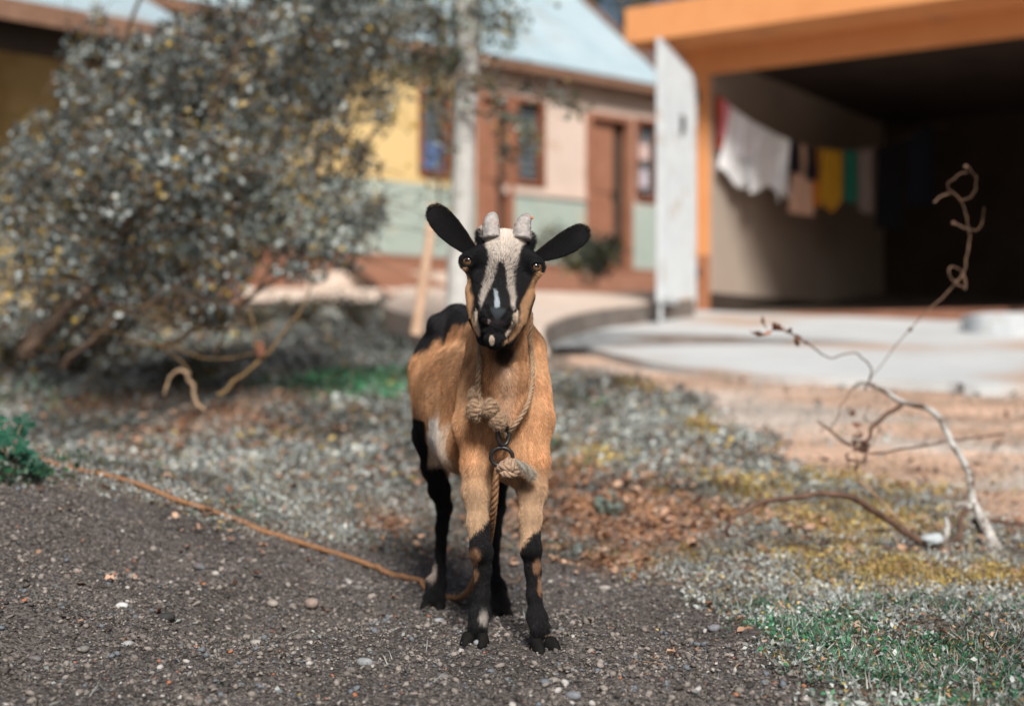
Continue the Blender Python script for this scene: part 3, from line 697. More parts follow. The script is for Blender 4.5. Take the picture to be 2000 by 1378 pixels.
cover(210000, 2.2, 5.2, .0112, .9, 'ground_cover', 'low grey green leafy ground cover near the gravel')
cover(150000, 4.8, 14, .0185, 1.0, 'ground_cover', 'low grey green ground cover farther back')
def blades(n, ymin, ymax, hgt, name, label):
    x, y = sample_ground(n, ymin, ymax, 1., lambda x, y: np.ones_like(x))
    gr, di, li, ge, ye = zones(x, y)
    inslab = inpoly(x, y, outline) | ((y > 8.2) & (x > 0))
    tu = fbm(x * 7, y * 7, seed=71)
    k = (rng.uniform(0, 1, len(x)) < np.clip((1 - gr) * (1 - di * .9) * (.35 + .65 * (tu > .45)) * (.5 + ge * .6 + ye * .5) + .008 * gr * (tu > .62), 0, 1)) & ~inslab & ~near_rope(x, y)
    x, y, gr, di, li, ge, ye = [q[k] for q in (x, y, gr, di, li, ge, ye)]; m = len(x)
    s = hgt * rng.uniform(.5, 1.5, m) * (1 + .3 * np.clip(y - 4, 0, 5)); C = cover_cols(x, y, gr, li, ge, ye, di)
    V, F, CC = scatter(BLADE, BLADEF, np.stack([x, y, HZ(x, y) + .004], 1), rot_flat(m, .75), np.stack([s, s * .8, s], 1), C)
    mk(name, V, F, M['leafcol'], cols=CC, kind='stuff', label=label)
blades(230000, 2.2, 9, .026, 'grass', 'short grass blades among the ground cover')

# dry leaves and chips -------------------------------------------------
def litter(n, ymin, ymax, size, name, label):
    x, y = sample_ground(n, ymin, ymax, 1., lambda x, y: np.ones_like(x))
    gr, di, li, ge, ye = zones(x, y)
    k = (rng.uniform(0, 1, len(x)) < np.clip(li * 1.2 + (.05 + .25 * (fbm(x * 2.2, y * 2.2, seed=66) > .56)) * (1 - gr) * (1 - di) + .008 * gr + .12 * ye + .01 * di, 0, 1)) & ~inpoly(x, y, outline) & ((y < 8.2) | (x < 0))
    x, y = x[k], y[k]; m = len(x); s = size * rng.uniform(.4, 1.4, m) * np.interp(y, [3, 4.4], [.6, 1.05])
    t = rng.uniform(0, 1, (m, 1)); C = np.array([.19, .09, .05]) * (1 - t) + np.array([.56, .37, .26]) * t
    C[rng.uniform(0, 1, m) < .2] = [.13, .07, .045]
    V, F, CC = scatter(LEAF3, LEAF3F, np.stack([x, y, HZ(x, y) + .006 + .01 * rng.uniform(0, 1, m) + .02 * (y > 4.8)], 1), rot_flat(m, .35), np.stack([s, s * 1.1, s * rng.uniform(.5, 3.5, m)], 1), C)
    mk(name, V, F, M['litter'], cols=CC, kind='stuff', label=label)
litter(26000, 2.6, 9, .026, 'leaf_litter', 'dry orange brown leaves scattered over the ground cover')
litter(22000, 2.6, 6, .011, 'leaf_litter', 'small dry leaf crumbs and chips on the soil')

# single larger dry leaves
def curl_leaf(p, L, W, yaw, pitch, curl, c, label, cat='dry leaf', name='dry_leaf', parent=None, roll=0):
    V = []; n, m = 10, 6
    for i in range(n + 1):
        t = i / n; w = W * math.sin(math.pi * min(1, t * .96 + .03)) ** .8 * (1 - .3 * t); ang = curl * (t - .5); x = math.sin(ang) / max(abs(curl), 1e-3) * L if curl else (t - .5) * L; z = (1 - math.cos(ang)) / max(abs(curl), 1e-3) * L
        for k in range(m + 1):
            s = k / m * 2 - 1; V.append([x, w * s * .5, z + .35 * w * abs(s) ** 1.6 * (.4 + .6 * math.sin(9 * t + s))])
    V = np.array(V); cy, sy, cp, sp, cr, sr = math.cos(yaw), math.sin(yaw), math.cos(pitch), math.sin(pitch), math.cos(roll), math.sin(roll)
    R = np.array([[cy, -sy, 0], [sy, cy, 0], [0, 0, 1]]) @ np.array([[cp, 0, sp], [0, 1, 0], [-sp, 0, cp]]) @ np.array([[1, 0, 0], [0, cr, -sr], [0, sr, cr]])
    V = V @ R.T + p; F = []
    for i in range(n):
        for k in range(m): a = i * (m + 1) + k; F.append([a, a + 1, a + m + 2, a + m + 1])
    C = np.tile(c, (len(V), 1)) * (.75 + .5 * fbm(V[:, 0] * 90, V[:, 1] * 90, V[:, 2] * 90, seed=9))[:, None]
    return mk(name, V, F, M['litter'], cols=C, smooth=True, parent=parent, loc=None if parent is not None else p, label=label, cat=cat)
for px, py, L, yaw, c, lb in [(815, 1060, .055, .5, (.55, .33, .22), 'large pale curled dry leaf behind the left hind leg'), (745, 1075, .04, 2., (.25, .11, .06), 'dark brown dry leaf left of the goat'),
                              (1570, 1040, .10, .1, (.62, .36, .27), 'long pinkish dry leaf under the low arched branch'), (1530, 905 + 245, .03, 1., (.5, .28, .2), 'small pink leaf at the edge of the dark grass'),
                              (1893, 1152, .03, .4, (.75, .62, .52), 'pale bleached leaf in the dark grass'), (1965, 1297, .035, 1.2, (.5, .2, .1), 'orange dry leaf in the lower right grass'),
                              (395, 1148, .02, .3, (.6, .22, .08), 'small bright orange leaf chip on the gravel'), (1235, 1000, .05, 2.2, (.5, .24, .14), 'brown dry leaf beside the grey green weed'),
                              (462, 1000, .045, 1.4, (.26, .11, .07), 'dark folded leaf just beyond the rope'), (610, 968, .05, .7, (.45, .25, .17), 'dry leaf in the grey grass left of the goat'),
                              (245, 880, .06, 2.5, (.55, .3, .2), 'pale brown dry leaf below the bush'), (700, 1035, .05, .2, (.3, .14, .08), 'brown dry leaf near the gravel edge')]:
    q = inv(px, py)[0]; curl_leaf(np.array([q[0], q[1], float(HZ(q[0], q[1])) + .012]), L, L * .5, yaw, 0, 1.2, np.array(c), lb)

# ------------------------------------------------------------------ woody plants
def jitter_path(pts, amp, n=8, seed=0):
    c = catmull(pts, n); k = np.arange(len(c)) * .35
    for a in range(3): c[:, a] += amp * (noise(k, np.full(len(k), 3.3 * a + seed), seed=seed) - .5) * 2
    c[0] = pts[0]; return c
def leaves_at(pos, size, pal, name, parent, kind=None, label=None, base=LEAF, bf=LEAFF, tr=.6):
    m = len(pos); t = rng.uniform(0, 1, (m, 1)); pal = np.asarray(pal, float)
    idx = rng.choice(len(pal), m, p=np.array([.42, .30, .16, .12])[:len(pal)] / np.array([.42, .30, .16, .12])[:len(pal)].sum())
    lum = (.18 + 1.35 * sstep(.3, .7, fbm(pos[:, 0] * 6.5, pos[:, 1] * 6.5, pos[:, 2] * 6.5, seed=81)))[:, None]
    C = pal[idx] * lum * (.7 + .6 * t); s = size * rng.uniform(.5, 1.4, m)
    V, F, CC = scatter(base, bf, pos, rot_rand(m), np.stack([s, s, s], 1), C)
    return mk(name, V, F, M['leafcol'], cols=CC, parent=parent, kind=kind, label=label)
GREYG = [(.125, .15, .15), (.36, .40, .395), (.30, .21, .05), (.035, .05, .042)]

# big leaning bush at the left
bush = thing('leafy_bush', P(300, 690, 7.0), 'large grey green leafy bush leaning across the left side', 'bush')
stems = [([(35, 690, 6.7), (130, 590, 6.8), (240, 430, 6.8), (330, 320, 6.9), (430, 150, 7.1), (520, -30, 7.3)], .030),
         ([(120, 720, 6.9), (250, 620, 7.0), (400, 490, 7.2), (520, 330, 7.3), (640, 190, 7.5), (760, 60, 7.8)], .020),
         ([(60, 700, 7.3), (90, 520, 7.4), (140, 340, 7.5), (230, 120, 7.6), (300, -60, 7.7)], .022),
         ([(300, 680, 6.8), (420, 620, 6.9), (560, 520, 7.0), (650, 400, 7.1), (735, 250, 7.2)], .014),
         ([(200, 700, 7.5), (300, 560, 7.6), (420, 380, 7.7), (470, 200, 7.9), (600, 20, 8.1)], .024),
         ([(45, 695, 6.2), (130, 600, 6.25), (190, 540, 6.3), (250, 440, 6.35), (325, 335, 6.4), (350, 250, 6.5)], .026),
         ([(130, 700, 6.3), (210, 630, 6.3), (330, 560, 6.35), (420, 480, 6.4), (470, 360, 6.45), (560, 240, 6.5)], .011),
         ([(90, 690, 6.4), (240, 560, 6.4), (380, 380, 6.4), (430, 190, 6.5), (480, 70, 6.6)], .009),
         ([(420, 690, 6.4), (500, 560, 6.4), (580, 430, 6.4), (640, 300, 6.5), (740, 200, 6.6)], .008),
         ([(0, 660, 7.5), (40, 520, 7.6), (30, 380, 7.7), (70, 280, 7.8)], .012)]
M['darkbark'] = mat_noise('dark_bark', (.035, .025, .018), (.13, .085, .06), 9, .9, .5, 80)
BOUND = np.array([(-200, 290), (20, 290), (60, 215), (130, 240), (110, 60), (190, 20), (230, 90), (300, 60), (390, 20), (420, -200), (960, -200), (930, 60), (860, 100), (760, 130), (755, 250), (735, 330), (745, 420), (700, 520), (590, 545), (500, 500), (470, 560), (430, 640), (300, 690), (150, 700), (-200, 700)], float)
leafpos = []; twigs = []
for si, (pp, r) in enumerate(stems):
    path = jitter_path([P(*q) for q in pp], .02, 9, seed=si)
    mk('stem', *tube(path, [r, r * .8, r * .4], 8), M['darkbark'], bush)
    nt_ = 34 if si < 6 else 9
    for k in range(nt_):
        t = rng.uniform(.12, 1) ** .9; b = path[int(t * (len(path) - 1))]; L = rng.uniform(.28, .85)
        d = rng.normal(size=3); d[2] = abs(d[2]) * .6 - .1; d[1] *= .8; d /= np.linalg.norm(d)
        d2 = d + np.array([.15, 0, -.25]); pts = [b, b + d * L * .35, b + d * L * .7 + np.array([0, 0, -.02]), b + d2 * L]
        tp = jitter_path(pts, .015, 5, seed=si * 50 + k); px_, py_ = proj(tp[len(tp) // 2])
        if not inpoly(np.array([px_]), np.array([py_]), BOUND)[0]: continue
        twigs.append(tube(tp, [r * .28, r * .12], 4, cap=False))
        for q in tp[2::2]:
            n_ = rng.integers(8, 30); leafpos.append(q + rng.normal(size=(n_, 3)) * rng.uniform(.02, .055))
# leafy sprays: slim shoots that arch up to the right and carry their leaves close to the twig
nfill = 2600
fx = rng.uniform(-80, 760, nfill); fy = rng.uniform(-160, 690, nfill); fd = rng.uniform(6.6, 8.2, nfill)
for i in range(nfill):
    c = P(fx[i], fy[i], fd[i])
    if not inpoly(np.array([fx[i]]), np.array([fy[i]]), BOUND)[0] or fbm(c[0:1] * 2.6, c[1:2] * 2.6, c[2:3] * 2.6, 3, seed=91)[0] < .515: continue
    a = rng.normal(.85, .6); L = rng.uniform(.16, .42); d = np.array([math.cos(a), rng.normal() * .4, math.sin(a)]) * (1 if rng.uniform() < .8 else -1)
    pth = catmull([c, c + d * L * .5 + [0, 0, .02], c + d * L + [0, 0, -.05]], 4)
    if rng.uniform() < .4: twigs.append(tube(pth, [.0035, .0012], 4, cap=False))
    m = int(L * rng.uniform(90, 210)); q = rng.uniform(0, len(pth) - 1.001, m); i0 = q.astype(int); f_ = (q - i0)[:, None]
    leafpos.append(pth[i0] * (1 - f_) + pth[i0 + 1] * f_ + rng.normal(size=(m, 3)) * .021)
mk('twigs', *merge(twigs), M['bark'], bush, kind='stuff')
lp = np.vstack(leafpos); px_, py_ = proj(lp); k = polydist(px_, py_, BOUND) > -14
leaves_at(lp[k], .031, GREYG, 'foliage', bush, kind='stuff')

# pale slender tree with overhanging leaves
tree = thing('slender_tree', P(893, 640, 8.6), 'slender tree with pale grey trunk behind the goat', 'tree')
mk('trunk', *tube(jitter_path([P(888, 650, 8.6), P(898, 450, 8.6), P(908, 200, 8.6), P(914, -60, 8.6), P(920, -500, 8.7)], .008, 8, 3), [.070, .068, .078, .075], 14), M['palebark'], tree)
lp = []; tw = []
brs = [[(910, 60, 8.6), (840, 30, 8.5), (760, 60, 8.4), (700, 120, 8.3)], [(912, 40, 8.6), (980, 30, 8.5), (1010, 70, 8.4)], [(905, 180, 8.5), (960, 170, 8.4), (1060, 185, 8.3), (1110, 205, 8.3), (1140, 215, 8.3)],
       [(912, -20, 8.6), (800, -30, 8.7), (650, 10, 8.8), (560, 60, 8.8)], [(905, 120, 8.6), (850, 130, 8.3), (800, 150, 8.2)], [(900, 215, 8.5), (990, 230, 8.4), (1040, 270, 8.4), (1000, 310, 8.4)],
       [(870, 60, 8.3), (868, 180, 8.3), (858, 300, 8.3), (848, 440, 8.3)], [(912, -120, 8.6), (1000, -160, 8.5), (1100, -140, 8.4)], [(912, -60, 8.6), (740, -80, 8.3), (620, -20, 8.2)], [(880, 100, 8.4), (820, 150, 8.3), (775, 175, 8.2), (745, 230, 8.2)], [(900, 140, 8.3), (858, 200, 8.2), (872, 300, 8.2)], [(900, 150, 8.3), (960, 165, 8.2), (985, 240, 8.2), (990, 320, 8.2)]]
dn_ = [30, 24, 8, 30, 24, 8, 12, 14, 26, 10, 8, 7]
for bi, b in enumerate(brs):
    path = jitter_path([P(*q) for q in b], .02, 8, 40 + bi); mk('branch', *tube(path, [.014, .006], 5), M['bark'], tree)
    for q in path[(1 if dn_[bi] > 8 else 5)::1]:
        m = rng.poisson(dn_[bi]); lp.append(q + rng.normal(size=(m, 3)) * (.065 if dn_[bi] > 8 else .04))
for _ in range(260):                                        # crown above
    c = P(rng.uniform(450, 1080), rng.uniform(-700, -40), rng.uniform(8.0, 9.6)); lp.append(c + rng.normal(size=(35, 3)) * .12)
for _ in range(150):
    c = P(rng.uniform(540, 980), rng.uniform(-60, 115), rng.uniform(8.2, 9.0)); lp.append(c + rng.normal(size=(14, 3)) * .07)
leaves_at(np.vstack(lp), .038, [(.10, .125, .10), (.24, .27, .24), (.33, .24, .05), (.04, .10, .06)], 'crown', tree, kind='stuff')

# leaning wooden stake
st = [P(812, 655, 8.0), P(826, 560, 8.02), P(838, 470, 8.05), P(848, 400, 8.1)]
mk('wooden_stake', *tube(jitter_path(st, .004, 6, 2), [.036, .030, .024], 10), mat_noise('bare_wood', (.42, .27, .18), (.60, .42, .31), 14, .8, .3, 70, stain=((.5, .5, .48), 5, .6)), loc=st[0], label='leaning bare wooden stake left of the pale trunk', cat='stake')

# shrub before the house
sh = thing('shrub', P(1150, 530, 15.2), 'round shrub growing in front of the house door', 'shrub')
lp = []
for _ in range(46):
    a = rng.uniform(0, 2 * np.pi); r = rng.uniform(0, 1) ** .5
    c = P(1145 + 58 * r * math.cos(a), 492 + 34 * r * math.sin(a) + 4, 15.2 + rng.uniform(-.25, .25)); lp.append(c + rng.normal(size=(38, 3)) * .055)
for _ in range(16):
    c = P(rng.uniform(1045, 1120), rng.uniform(440, 500), 15.4); lp.append(c + rng.normal(size=(16, 3)) * .06)
leaves_at(np.vstack(lp), .06, [(.09, .11, .09), (.15, .16, .13), (.30, .26, .07), (.16, .2, .14)], 'foliage', sh, kind='stuff')
for k in range(5): mk('stem', *tube(jitter_path([P(1140 + k * 6, 560, 15.2), P(1128 + k * 12, 520, 15.2), P(1105 + k * 22, 480, 15.2)], .01, 5, k), .012, 5), M['bark'], sh)

# weeds and low bushes along the left, between bush and steps
def weed(px, py, d, w, h, n, size, pal, label, cat='weed', name='weed'):
    q = inv(px, py)[0]; z = float(H(q[0], q[1])); base = np.array([q[0], q[1], z]); t = thing(name, base, label, cat); lp = []
    for k in range(max(4, n // 14)):
        a = rng.uniform(0, 2 * np.pi); tip = base + np.array([math.cos(a) * w * rng.uniform(.2, 1), math.sin(a) * w * rng.uniform(.2, 1), h * rng.uniform(.5, 1)])
        path = catmull([base, (base + tip) / 2 + np.array([0, 0, h * .15]), tip], 4); mk('stem', *tube(path, .0022 * (1 + h * 3), 4, cap=False), M['bark'], t)
        for qq in path[2:]: lp.append(qq + rng.normal(size=(max(1, n // max(4, n // 14) // 6), 3)) * size * .6)
    leaves_at(np.vstack(lp), size, pal, 'foliage', t, kind='stuff', base=LEAF2, bf=LEAF2F)
weed(1192, 1010, 0, .05, .05, 70, .028, [(.12, .16, .14), (.2, .24, .22), (.08, .1, .08)], 'small grey green weed right of the goat')
weed(1120, 1090, 0, .04, .02, 40, .02, [(.16, .2, .18), (.24, .28, .26), (.08, .1, .08)], 'tiny flat weed at the edge of the gravel')
for px, py, w, h, n, lb in [(700, 640, .35, .30, 500, 'low bush with yellowish tips left of the stake'), (590, 640, .35, .28, 450, 'low grey bush beneath the overhanging foliage'), (500, 655, .35, .25, 420, 'low tangled bush beside the fallen branch'), (770, 620, .2, .22, 260, 'small yellow green bush at the foot of the stake'),
                            (150, 740, .5, .3, 500, 'dark low plants at the base of the leaning stems'), (350, 760, .4, .18, 380, 'low weeds between the dry leaves'), (30, 730, .4, .3, 400, 'dark weeds at the left edge')]:
    weed(px, py, 0, w, h, n, .04, [(.13, .15, .135), (.23, .25, .235), (.30, .22, .06), (.07, .13, .09)], lb, 'bush', 'low_bush')

# vivid green lobed plant, left edge
gp = thing('green_plant', np.array([*inv(20, 925)[0], float(H(*inv(20, 925)[0]))]), 'vivid dark green lobed leafy plant at the left edge by the rope', 'plant')
M['lobed'] = mat_attr('lobed_leaf', rough=.5, spec=.35, transl=.2)
def lobed(center, r, R, c):
    n = 30; V = [center]; F = []
    for i in range(n):
        a = 2 * np.pi * i / n; rr = r * (.62 + .38 * abs(math.cos(2.5 * a))) * (1 - .5 * math.exp(-((a - np.pi) / .4) ** 2))
        V.append(center + R @ np.array([rr * math.cos(a), rr * math.sin(a), -.25 * rr + .004 * math.sin(5 * a)]))
    for i in range(n): F.append([0, 1 + i, 1 + (i + 1) % n])
    return np.array(V), F, np.tile(c, (len(V), 1)) * rng.uniform(.7, 1.2)
gd = LOC[gp.name][1]
for k, (px, py, r) in enumerate([(42, 828, 26), (12, 850, 24), (55, 890, 22), (20, 895, 30), (-15, 870, 30), (70, 908, 16), (0, 820, 18), (40, 868, 18), (-30, 910, 30), (85, 925, 14), (-5, 925, 22)]):
    d = gd + rng.uniform(-.1, .06); c0 = P(px, py, d); b = LOC[gp.name] + np.array([rng.uniform(-.03, .03), rng.uniform(-.03, .03), 0])
    a, bb = rng.uniform(0, 6.3), rng.uniform(.6, 1.3); Rz = np.array([[math.cos(a), -math.sin(a), 0], [math.sin(a), math.cos(a), 0], [0, 0, 1]]); Rx = np.array([[1, 0, 0], [0, math.cos(bb), -math.sin(bb)], [0, math.sin(bb), math.cos(bb)]])
    V, F, C = lobed(c0, r * d / F_PX, Rx @ Rz, np.array([.015, .085, .05])); mk('leaf', V, F, M['lobed'], gp, cols=C)
    mk('stalk', *tube(catmull([b, (b + c0) / 2 + np.array([0, 0, .02]), c0], 5), .0018, 5, cap=False), M['bark'], gp)
for _ in range(1):
    lp = P(20, 915, gd - .03) + rng.normal(size=(260, 3)) * np.array([.07, .08, .022]); leaves_at(lp, .022, [(.02, .075, .035), (.04, .12, .055), (.1, .12, .1), (.03, .06, .04)], 'foliage', gp, kind='stuff')

# fallen dry branch with cone, left of the goat
def branch_mesh(parent, pts, r, name='twig', m='bark', seed=1, amp=.006, sides=8):
    return mk(name, *tube(jitter_path([P(*q) for q in pts], amp, 8, seed), r, sides), M[m], parent)
M['drywood'] = mat_noise('dry_wood', (.20, .13, .08), (.38, .27, .18), 25, .85, .4, 90)
M['yelltwig'] = mat_noise('yellow_twig', (.08, .05, .022), (.19, .12, .055), 25, .85, .3, 90)
M['greyw'] = mat_noise('lichen_wood', (.24, .22, .20), (.60, .60, .58), 22, .85, .4, 90, stain=((.10, .065, .045), 18, .5))
M['darkw'] = mat_noise('dark_twig', (.07, .04, .028), (.17, .10, .07), 25, .85, .4, 90)
fb = thing('fallen_branch', P(425, 775, 5.6), 'fallen dry branch with a brown cone rising under the bush', 'branch')
branch_mesh(fb, [(425, 772, 5.5), (468, 735, 5.55), (520, 690, 5.6), (560, 640, 5.65), (592, 598, 5.7), (608, 545, 5.75), (618, 480, 5.8)], [.009, .007, .0045, .0025], 'stem', 'yelltwig', 3)
branch_mesh(fb, [(320, 772, 5.5), (330, 738, 5.5), (355, 722, 5.5), (372, 745, 5.5), (385, 785, 5.48), (402, 802, 5.45)], [.004, .008, .007], 'twig', 'drywood', 4)
branch_mesh(fb, [(300, 668, 5.9), (345, 700, 5.8), (372, 728, 5.6)], .004, 'twig', 'yelltwig', 5)
branch_mesh(fb, [(245, 668, 5.9), (330, 674, 5.8), (410, 700, 5.7), (500, 690, 5.65)], .0035, 'twig', 'yelltwig', 6)
branch_mesh(fb, [(500, 690, 5.6), (495, 640, 5.65), (488, 600, 5.7)], .004, 'twig', 'yelltwig', 7)
for k in range(16):
    a = rng.uniform(-2.9, -.2); c0 = (rng.uniform(300, 420), rng.uniform(600, 690)); L = rng.uniform(60, 160)
    branch_mesh(fb, [(c0[0], c0[1], 6.2), (c0[0] + L * .5 * math.cos(a), c0[1] + L * .4 * math.sin(a), 6.2), (c0[0] + L * math.cos(a), c0[1] + L * .8 * math.sin(a) + 15, 6.2)], .0028, 'twig', 'yelltwig', 8 + k, sides=5)
cv, cf = ellip(np.zeros(3), (.019, .019, .034), 16, 12); cv = cv * (1 + .12 * np.sign(np.sin(cv[:, 2:3] * 500 + np.arctan2(cv[:, 1:2], cv[:, 0:1]) * 4)))
mk('cone', cv + P(508, 682, 5.58), cf, mat_noise('cone_brown', (.14, .06, .035), (.24, .11, .07), 30, .9, .3), fb)

tg = thing('dry_twig', P(440, 940, 4.4), 'thin dry twig lying on the grass beyond the rope', 'twig')
def gp_(px, py, dz=.01): q = inv(px, py)[0]; return np.array([q[0], q[1], float(HZ(q[0], q[1])) + dz])
mk('stem', *tube(jitter_path([gp_(325, 940), gp_(420, 936, .02), gp_(500, 932, .02), gp_(550, 942, .015), gp_(575, 965)], .004, 8, 2), [.0035, .005, .003], 6), M['darkw'], tg)
for a in [[(325, 940), (322, 968)], [(500, 932), (480, 945), (455, 948)]]:
    mk('twig', *tube(jitter_path([gp_(*q) for q in a], .003, 8, 3), .003, 5), M['darkw'], tg)

# dead branch at the right, large arch
DB = 4.35
db = thing('dead_branch', P(1950, 1085, 4.1), 'large arched grey dead branch with peeling lichen at the right', 'branch')
branch_mesh(db, [(1958, 1090, 4.05), (1930, 1045, 4.1), (1905, 985, 4.15), (1890, 920, 4.2), (1860, 860, 4.3), (1820, 805, 4.35), (1760, 780, 4.4), (1700, 752, 4.4), (1668, 752, 4.4)], [.020, .016, .0115, .010, .0095, .009, .007, .006], 'stem', 'greyw', 5, .007, 10)
branch_mesh(db, [(1760, 790, 4.4), (1720, 815, 4.35), (1690, 860, 4.3), (1665, 880, 4.3)], [.008, .007, .006], 'twig', 'darkw', 6)
branch_mesh(db, [(1665, 870, 4.3), (1630, 850, 4.3), (1600, 825, 4.3)], [.005, .003], 'twig', 'darkw', 7)
branch_mesh(db, [(1690, 762, 4.4), (1700, 725, 4.35), (1675, 692, 4.3), (1620, 698, 4.25), (1590, 680, 4.2), (1560, 655, 4.2), (1535, 645, 4.2)], [.0026, .002, .003], 'twig', 'darkw', 8)
branch_mesh(db, [(1675, 890, 4.3), (1672, 925, 4.3), (1700, 960, 4.3), (1740, 1000, 4.3), (1790, 1050, 4.2)], [.006, .005], 'twig', 'drywood', 9)
branch_mesh(db, [(1700, 885, 4.3), (1780, 875, 4.4), (1860, 860, 4.5), (1960, 848, 4.6)], [.0035, .003], 'twig', 'darkw', 10)
branch_mesh(db, [(1668, 752, 4.4), (1645, 790, 4.38), (1625, 840, 4.3)], .002, 'twig', 'darkw', 11)
branch_mesh(db, [(1700, 790, 4.4), (1690, 815, 4.38), (1715, 835, 4.3), (1705, 870, 4.3)], .0015, 'twig', 'darkw', 12)
branch_mesh(db, [(1905, 985, 4.15), (1880, 1000, 4.1), (1878, 1045, 4.05), (1850, 1070, 4.05)], [.010, .008, .007], 'twig', 'darkw', 13)
branch_mesh(db, [(1900, 1020, 4.15), (1960, 1018, 4.2), (2040, 1028, 4.3)], [.006, .006], 'twig', 'darkw', 14)
branch_mesh(db, [(1905, 1012, 4.15), (1930, 1060, 4.12), (1925, 1082, 4.1)], [.008, .006], 'twig', 'darkw', 15)
branch_mesh(db, [(1955, 1083, 4.05), (1900, 1088, 4.05), (1850, 1080, 4.05), (1800, 1060, 4.05)], [.009, .009, .012], 'twig', 'greyw', 16)
branch_mesh(db, [(1895, 990, 4.12), (1875, 985, 4.1), (1868, 1005, 4.1)], [.010, .007], 'stub', 'greyw', 17)
# tangle of curled dead leaves hanging in the fork
for k in range(9):
    c0 = P(1682 + rng.normal() * 11, 870 + rng.normal() * 22, 4.3 + rng.normal() * .015)
    curl_leaf(c0, rng.uniform(.03, .05), .02, rng.uniform(0, 6), rng.uniform(-1.5, 1.5), 2.4, np.array([.12, .055, .035]) * rng.uniform(.5, 2), None, cat=None, name='dead_leaf', parent=db, roll=rng.uniform(-2, 2))
branch_mesh(db, [(1655, 885, 4.28), (1660, 900, 4.27), (1690, 895, 4.27), (1690, 865, 4.28), (1665, 870, 4.3)], .004, 'twig', 'darkw', 18)
for px, py, L, W, yaw, pitch, cu, c in [(1490, 655, .085, .045, .1, -.1, 1.6, (.40, .22, .15)), (1520, 645, .06, .04, .6, .3, 2.6, (.30, .15, .10)), (1490, 630, .045, .02, .4, 1.2, 1.0, (.42, .25, .18)), (1556, 668, .05, .02, 1.2, 1.1, 2.0, (.16, .08, .05)), (1575, 672, .03, .02, .2, .6, 2.4, (.3, .16, .1)), (1540, 650, .04, .025, 2., .2, 2.8, (.12, .06, .04))]:
    curl_leaf(P(px, py, 4.2), L, W, yaw, pitch, cu, np.array(c), None, cat=None, name='dead_leaf', parent=db)
lb_ = thing('low_branch', P(1780, 1060, 4.0), 'low dark branch arching over the yellowish grass at the right', 'branch')
branch_mesh(lb_, [(1420, 1048, 3.75), (1430, 1015, 3.75), (1480, 985, 3.78), (1550, 970, 3.8), (1640, 968, 3.85), (1700, 990, 3.9), (1760, 1035, 3.98), (1820, 1066, 4.0), (1880, 1080, 4.02)], [.004, .006, .0075, .0095, .010, .009], 'stem', 'darkw', 21, .006, 8)
branch_mesh(lb_, [(1420, 1048, 3.75), (1432, 1046, 3.74), (1445, 1045, 3.74)], .003, 'twig', 'darkw', 22)
v, f = ellip(P(1822, 1050, 4.0), (.036, .025, .017), 24, 16); v += (fbm(v[:, 0] * 40, v[:, 1] * 40, v[:, 2] * 40, seed=2) - .5)[:, None] * .03
mk('pale_lump', v, f, mat_noise('pale_lump', (.30, .34, .36), (.46, .50, .52), 20, .7, .3), loc=P(1822, 1060, 4.0), smooth=True, label='pale bluish lump lying on the dark branch', cat='stone')
stp = thing('white_stub', P(1850, 1050, 4.05), 'short whitish upright stub beside the pale lump', 'branch')
branch_mesh(stp, [(1840, 1062, 4.03), (1850, 1040, 4.05), (1848, 1010, 4.06)], [.011, .009, .006], 'stem', 'greyw', 23)

# tall dry climbing twig at the right
tt = thing('dry_vine', P(1705, 740, 4.5), 'tall thin dry vine twig curling up before the dark garage', 'twig')
M['vine'] = mat_noise('vine', (.07, .04, .025), (.20, .12, .08), 25, .8, .3, 90)
branch_mesh(tt, [(1700, 742, 4.45), (1750, 675, 4.45), (1810, 610, 4.45), (1860, 560, 4.45), (1880, 535, 4.45), (1892, 490, 4.45), (1893, 450, 4.45), (1885, 420, 4.45), (1876, 392, 4.45)], [.0013, .0017, .0027, .0032, .0025, .0018, .0012], 'stem', 'vine', 31, .005)
branch_mesh(tt, [(1876, 392, 4.45), (1850, 365, 4.42), (1868, 345, 4.4), (1890, 335, 4.4)], [.0022, .002, .001], 'tendril', 'vine', 32, .004)
branch_mesh(tt, [(1876, 392, 4.45), (1900, 380, 4.45), (1908, 355, 4.45), (1900, 340, 4.45), (1886, 322, 4.45)], [.0016, .0009], 'tendril', 'vine', 33, .004)
branch_mesh(tt, [(1857, 378, 4.44), (1840, 382, 4.43), (1825, 396, 4.43)], [.0024, .003], 'tendril', 'vine', 34, .003)
branch_mesh(tt, [(1886, 447, 4.45), (1872, 440, 4.45), (1862, 436, 4.45)], .003, 'tendril', 'vine', 35, .001)
branch_mesh(tt, [(1890, 448, 4.45), (1908, 450, 4.45), (1918, 435, 4.45), (1922, 405, 4.45)], [.0022, .0008], 'tendril', 'vine', 36, .002)
branch_mesh(tt, [(1880, 533, 4.45), (1862, 520, 4.44), (1852, 532, 4.43), (1866, 552, 4.43), (1884, 563, 4.43)], [.002, .0022], 'tendril', 'vine', 37, .004)
branch_mesh(tt, [(1880, 530, 4.45), (1886, 555, 4.45), (1884, 565, 4.45)], .004, 'tendril', 'vine', 38, .001)
for px, py in [(1862, 436), (1868, 550), (1886, 326), (1778, 643)]:
    mk('bud', *ellip(P(px, py, 4.44), (.007, .007, .007), 10, 7), M['vine'], tt, smooth=True)
tb = thing('curved_twig', P(1815, 960, 4.6), 'short dark curved twig on the dirt at the right', 'twig')
mk('stem', *tube(jitter_path([gp_(1772, 932, .02), gp_(1795, 938, .03), gp_(1812, 952, .02), gp_(1820, 966)], .003, 7, 5), .0045, 6), M['darkw'], tb)

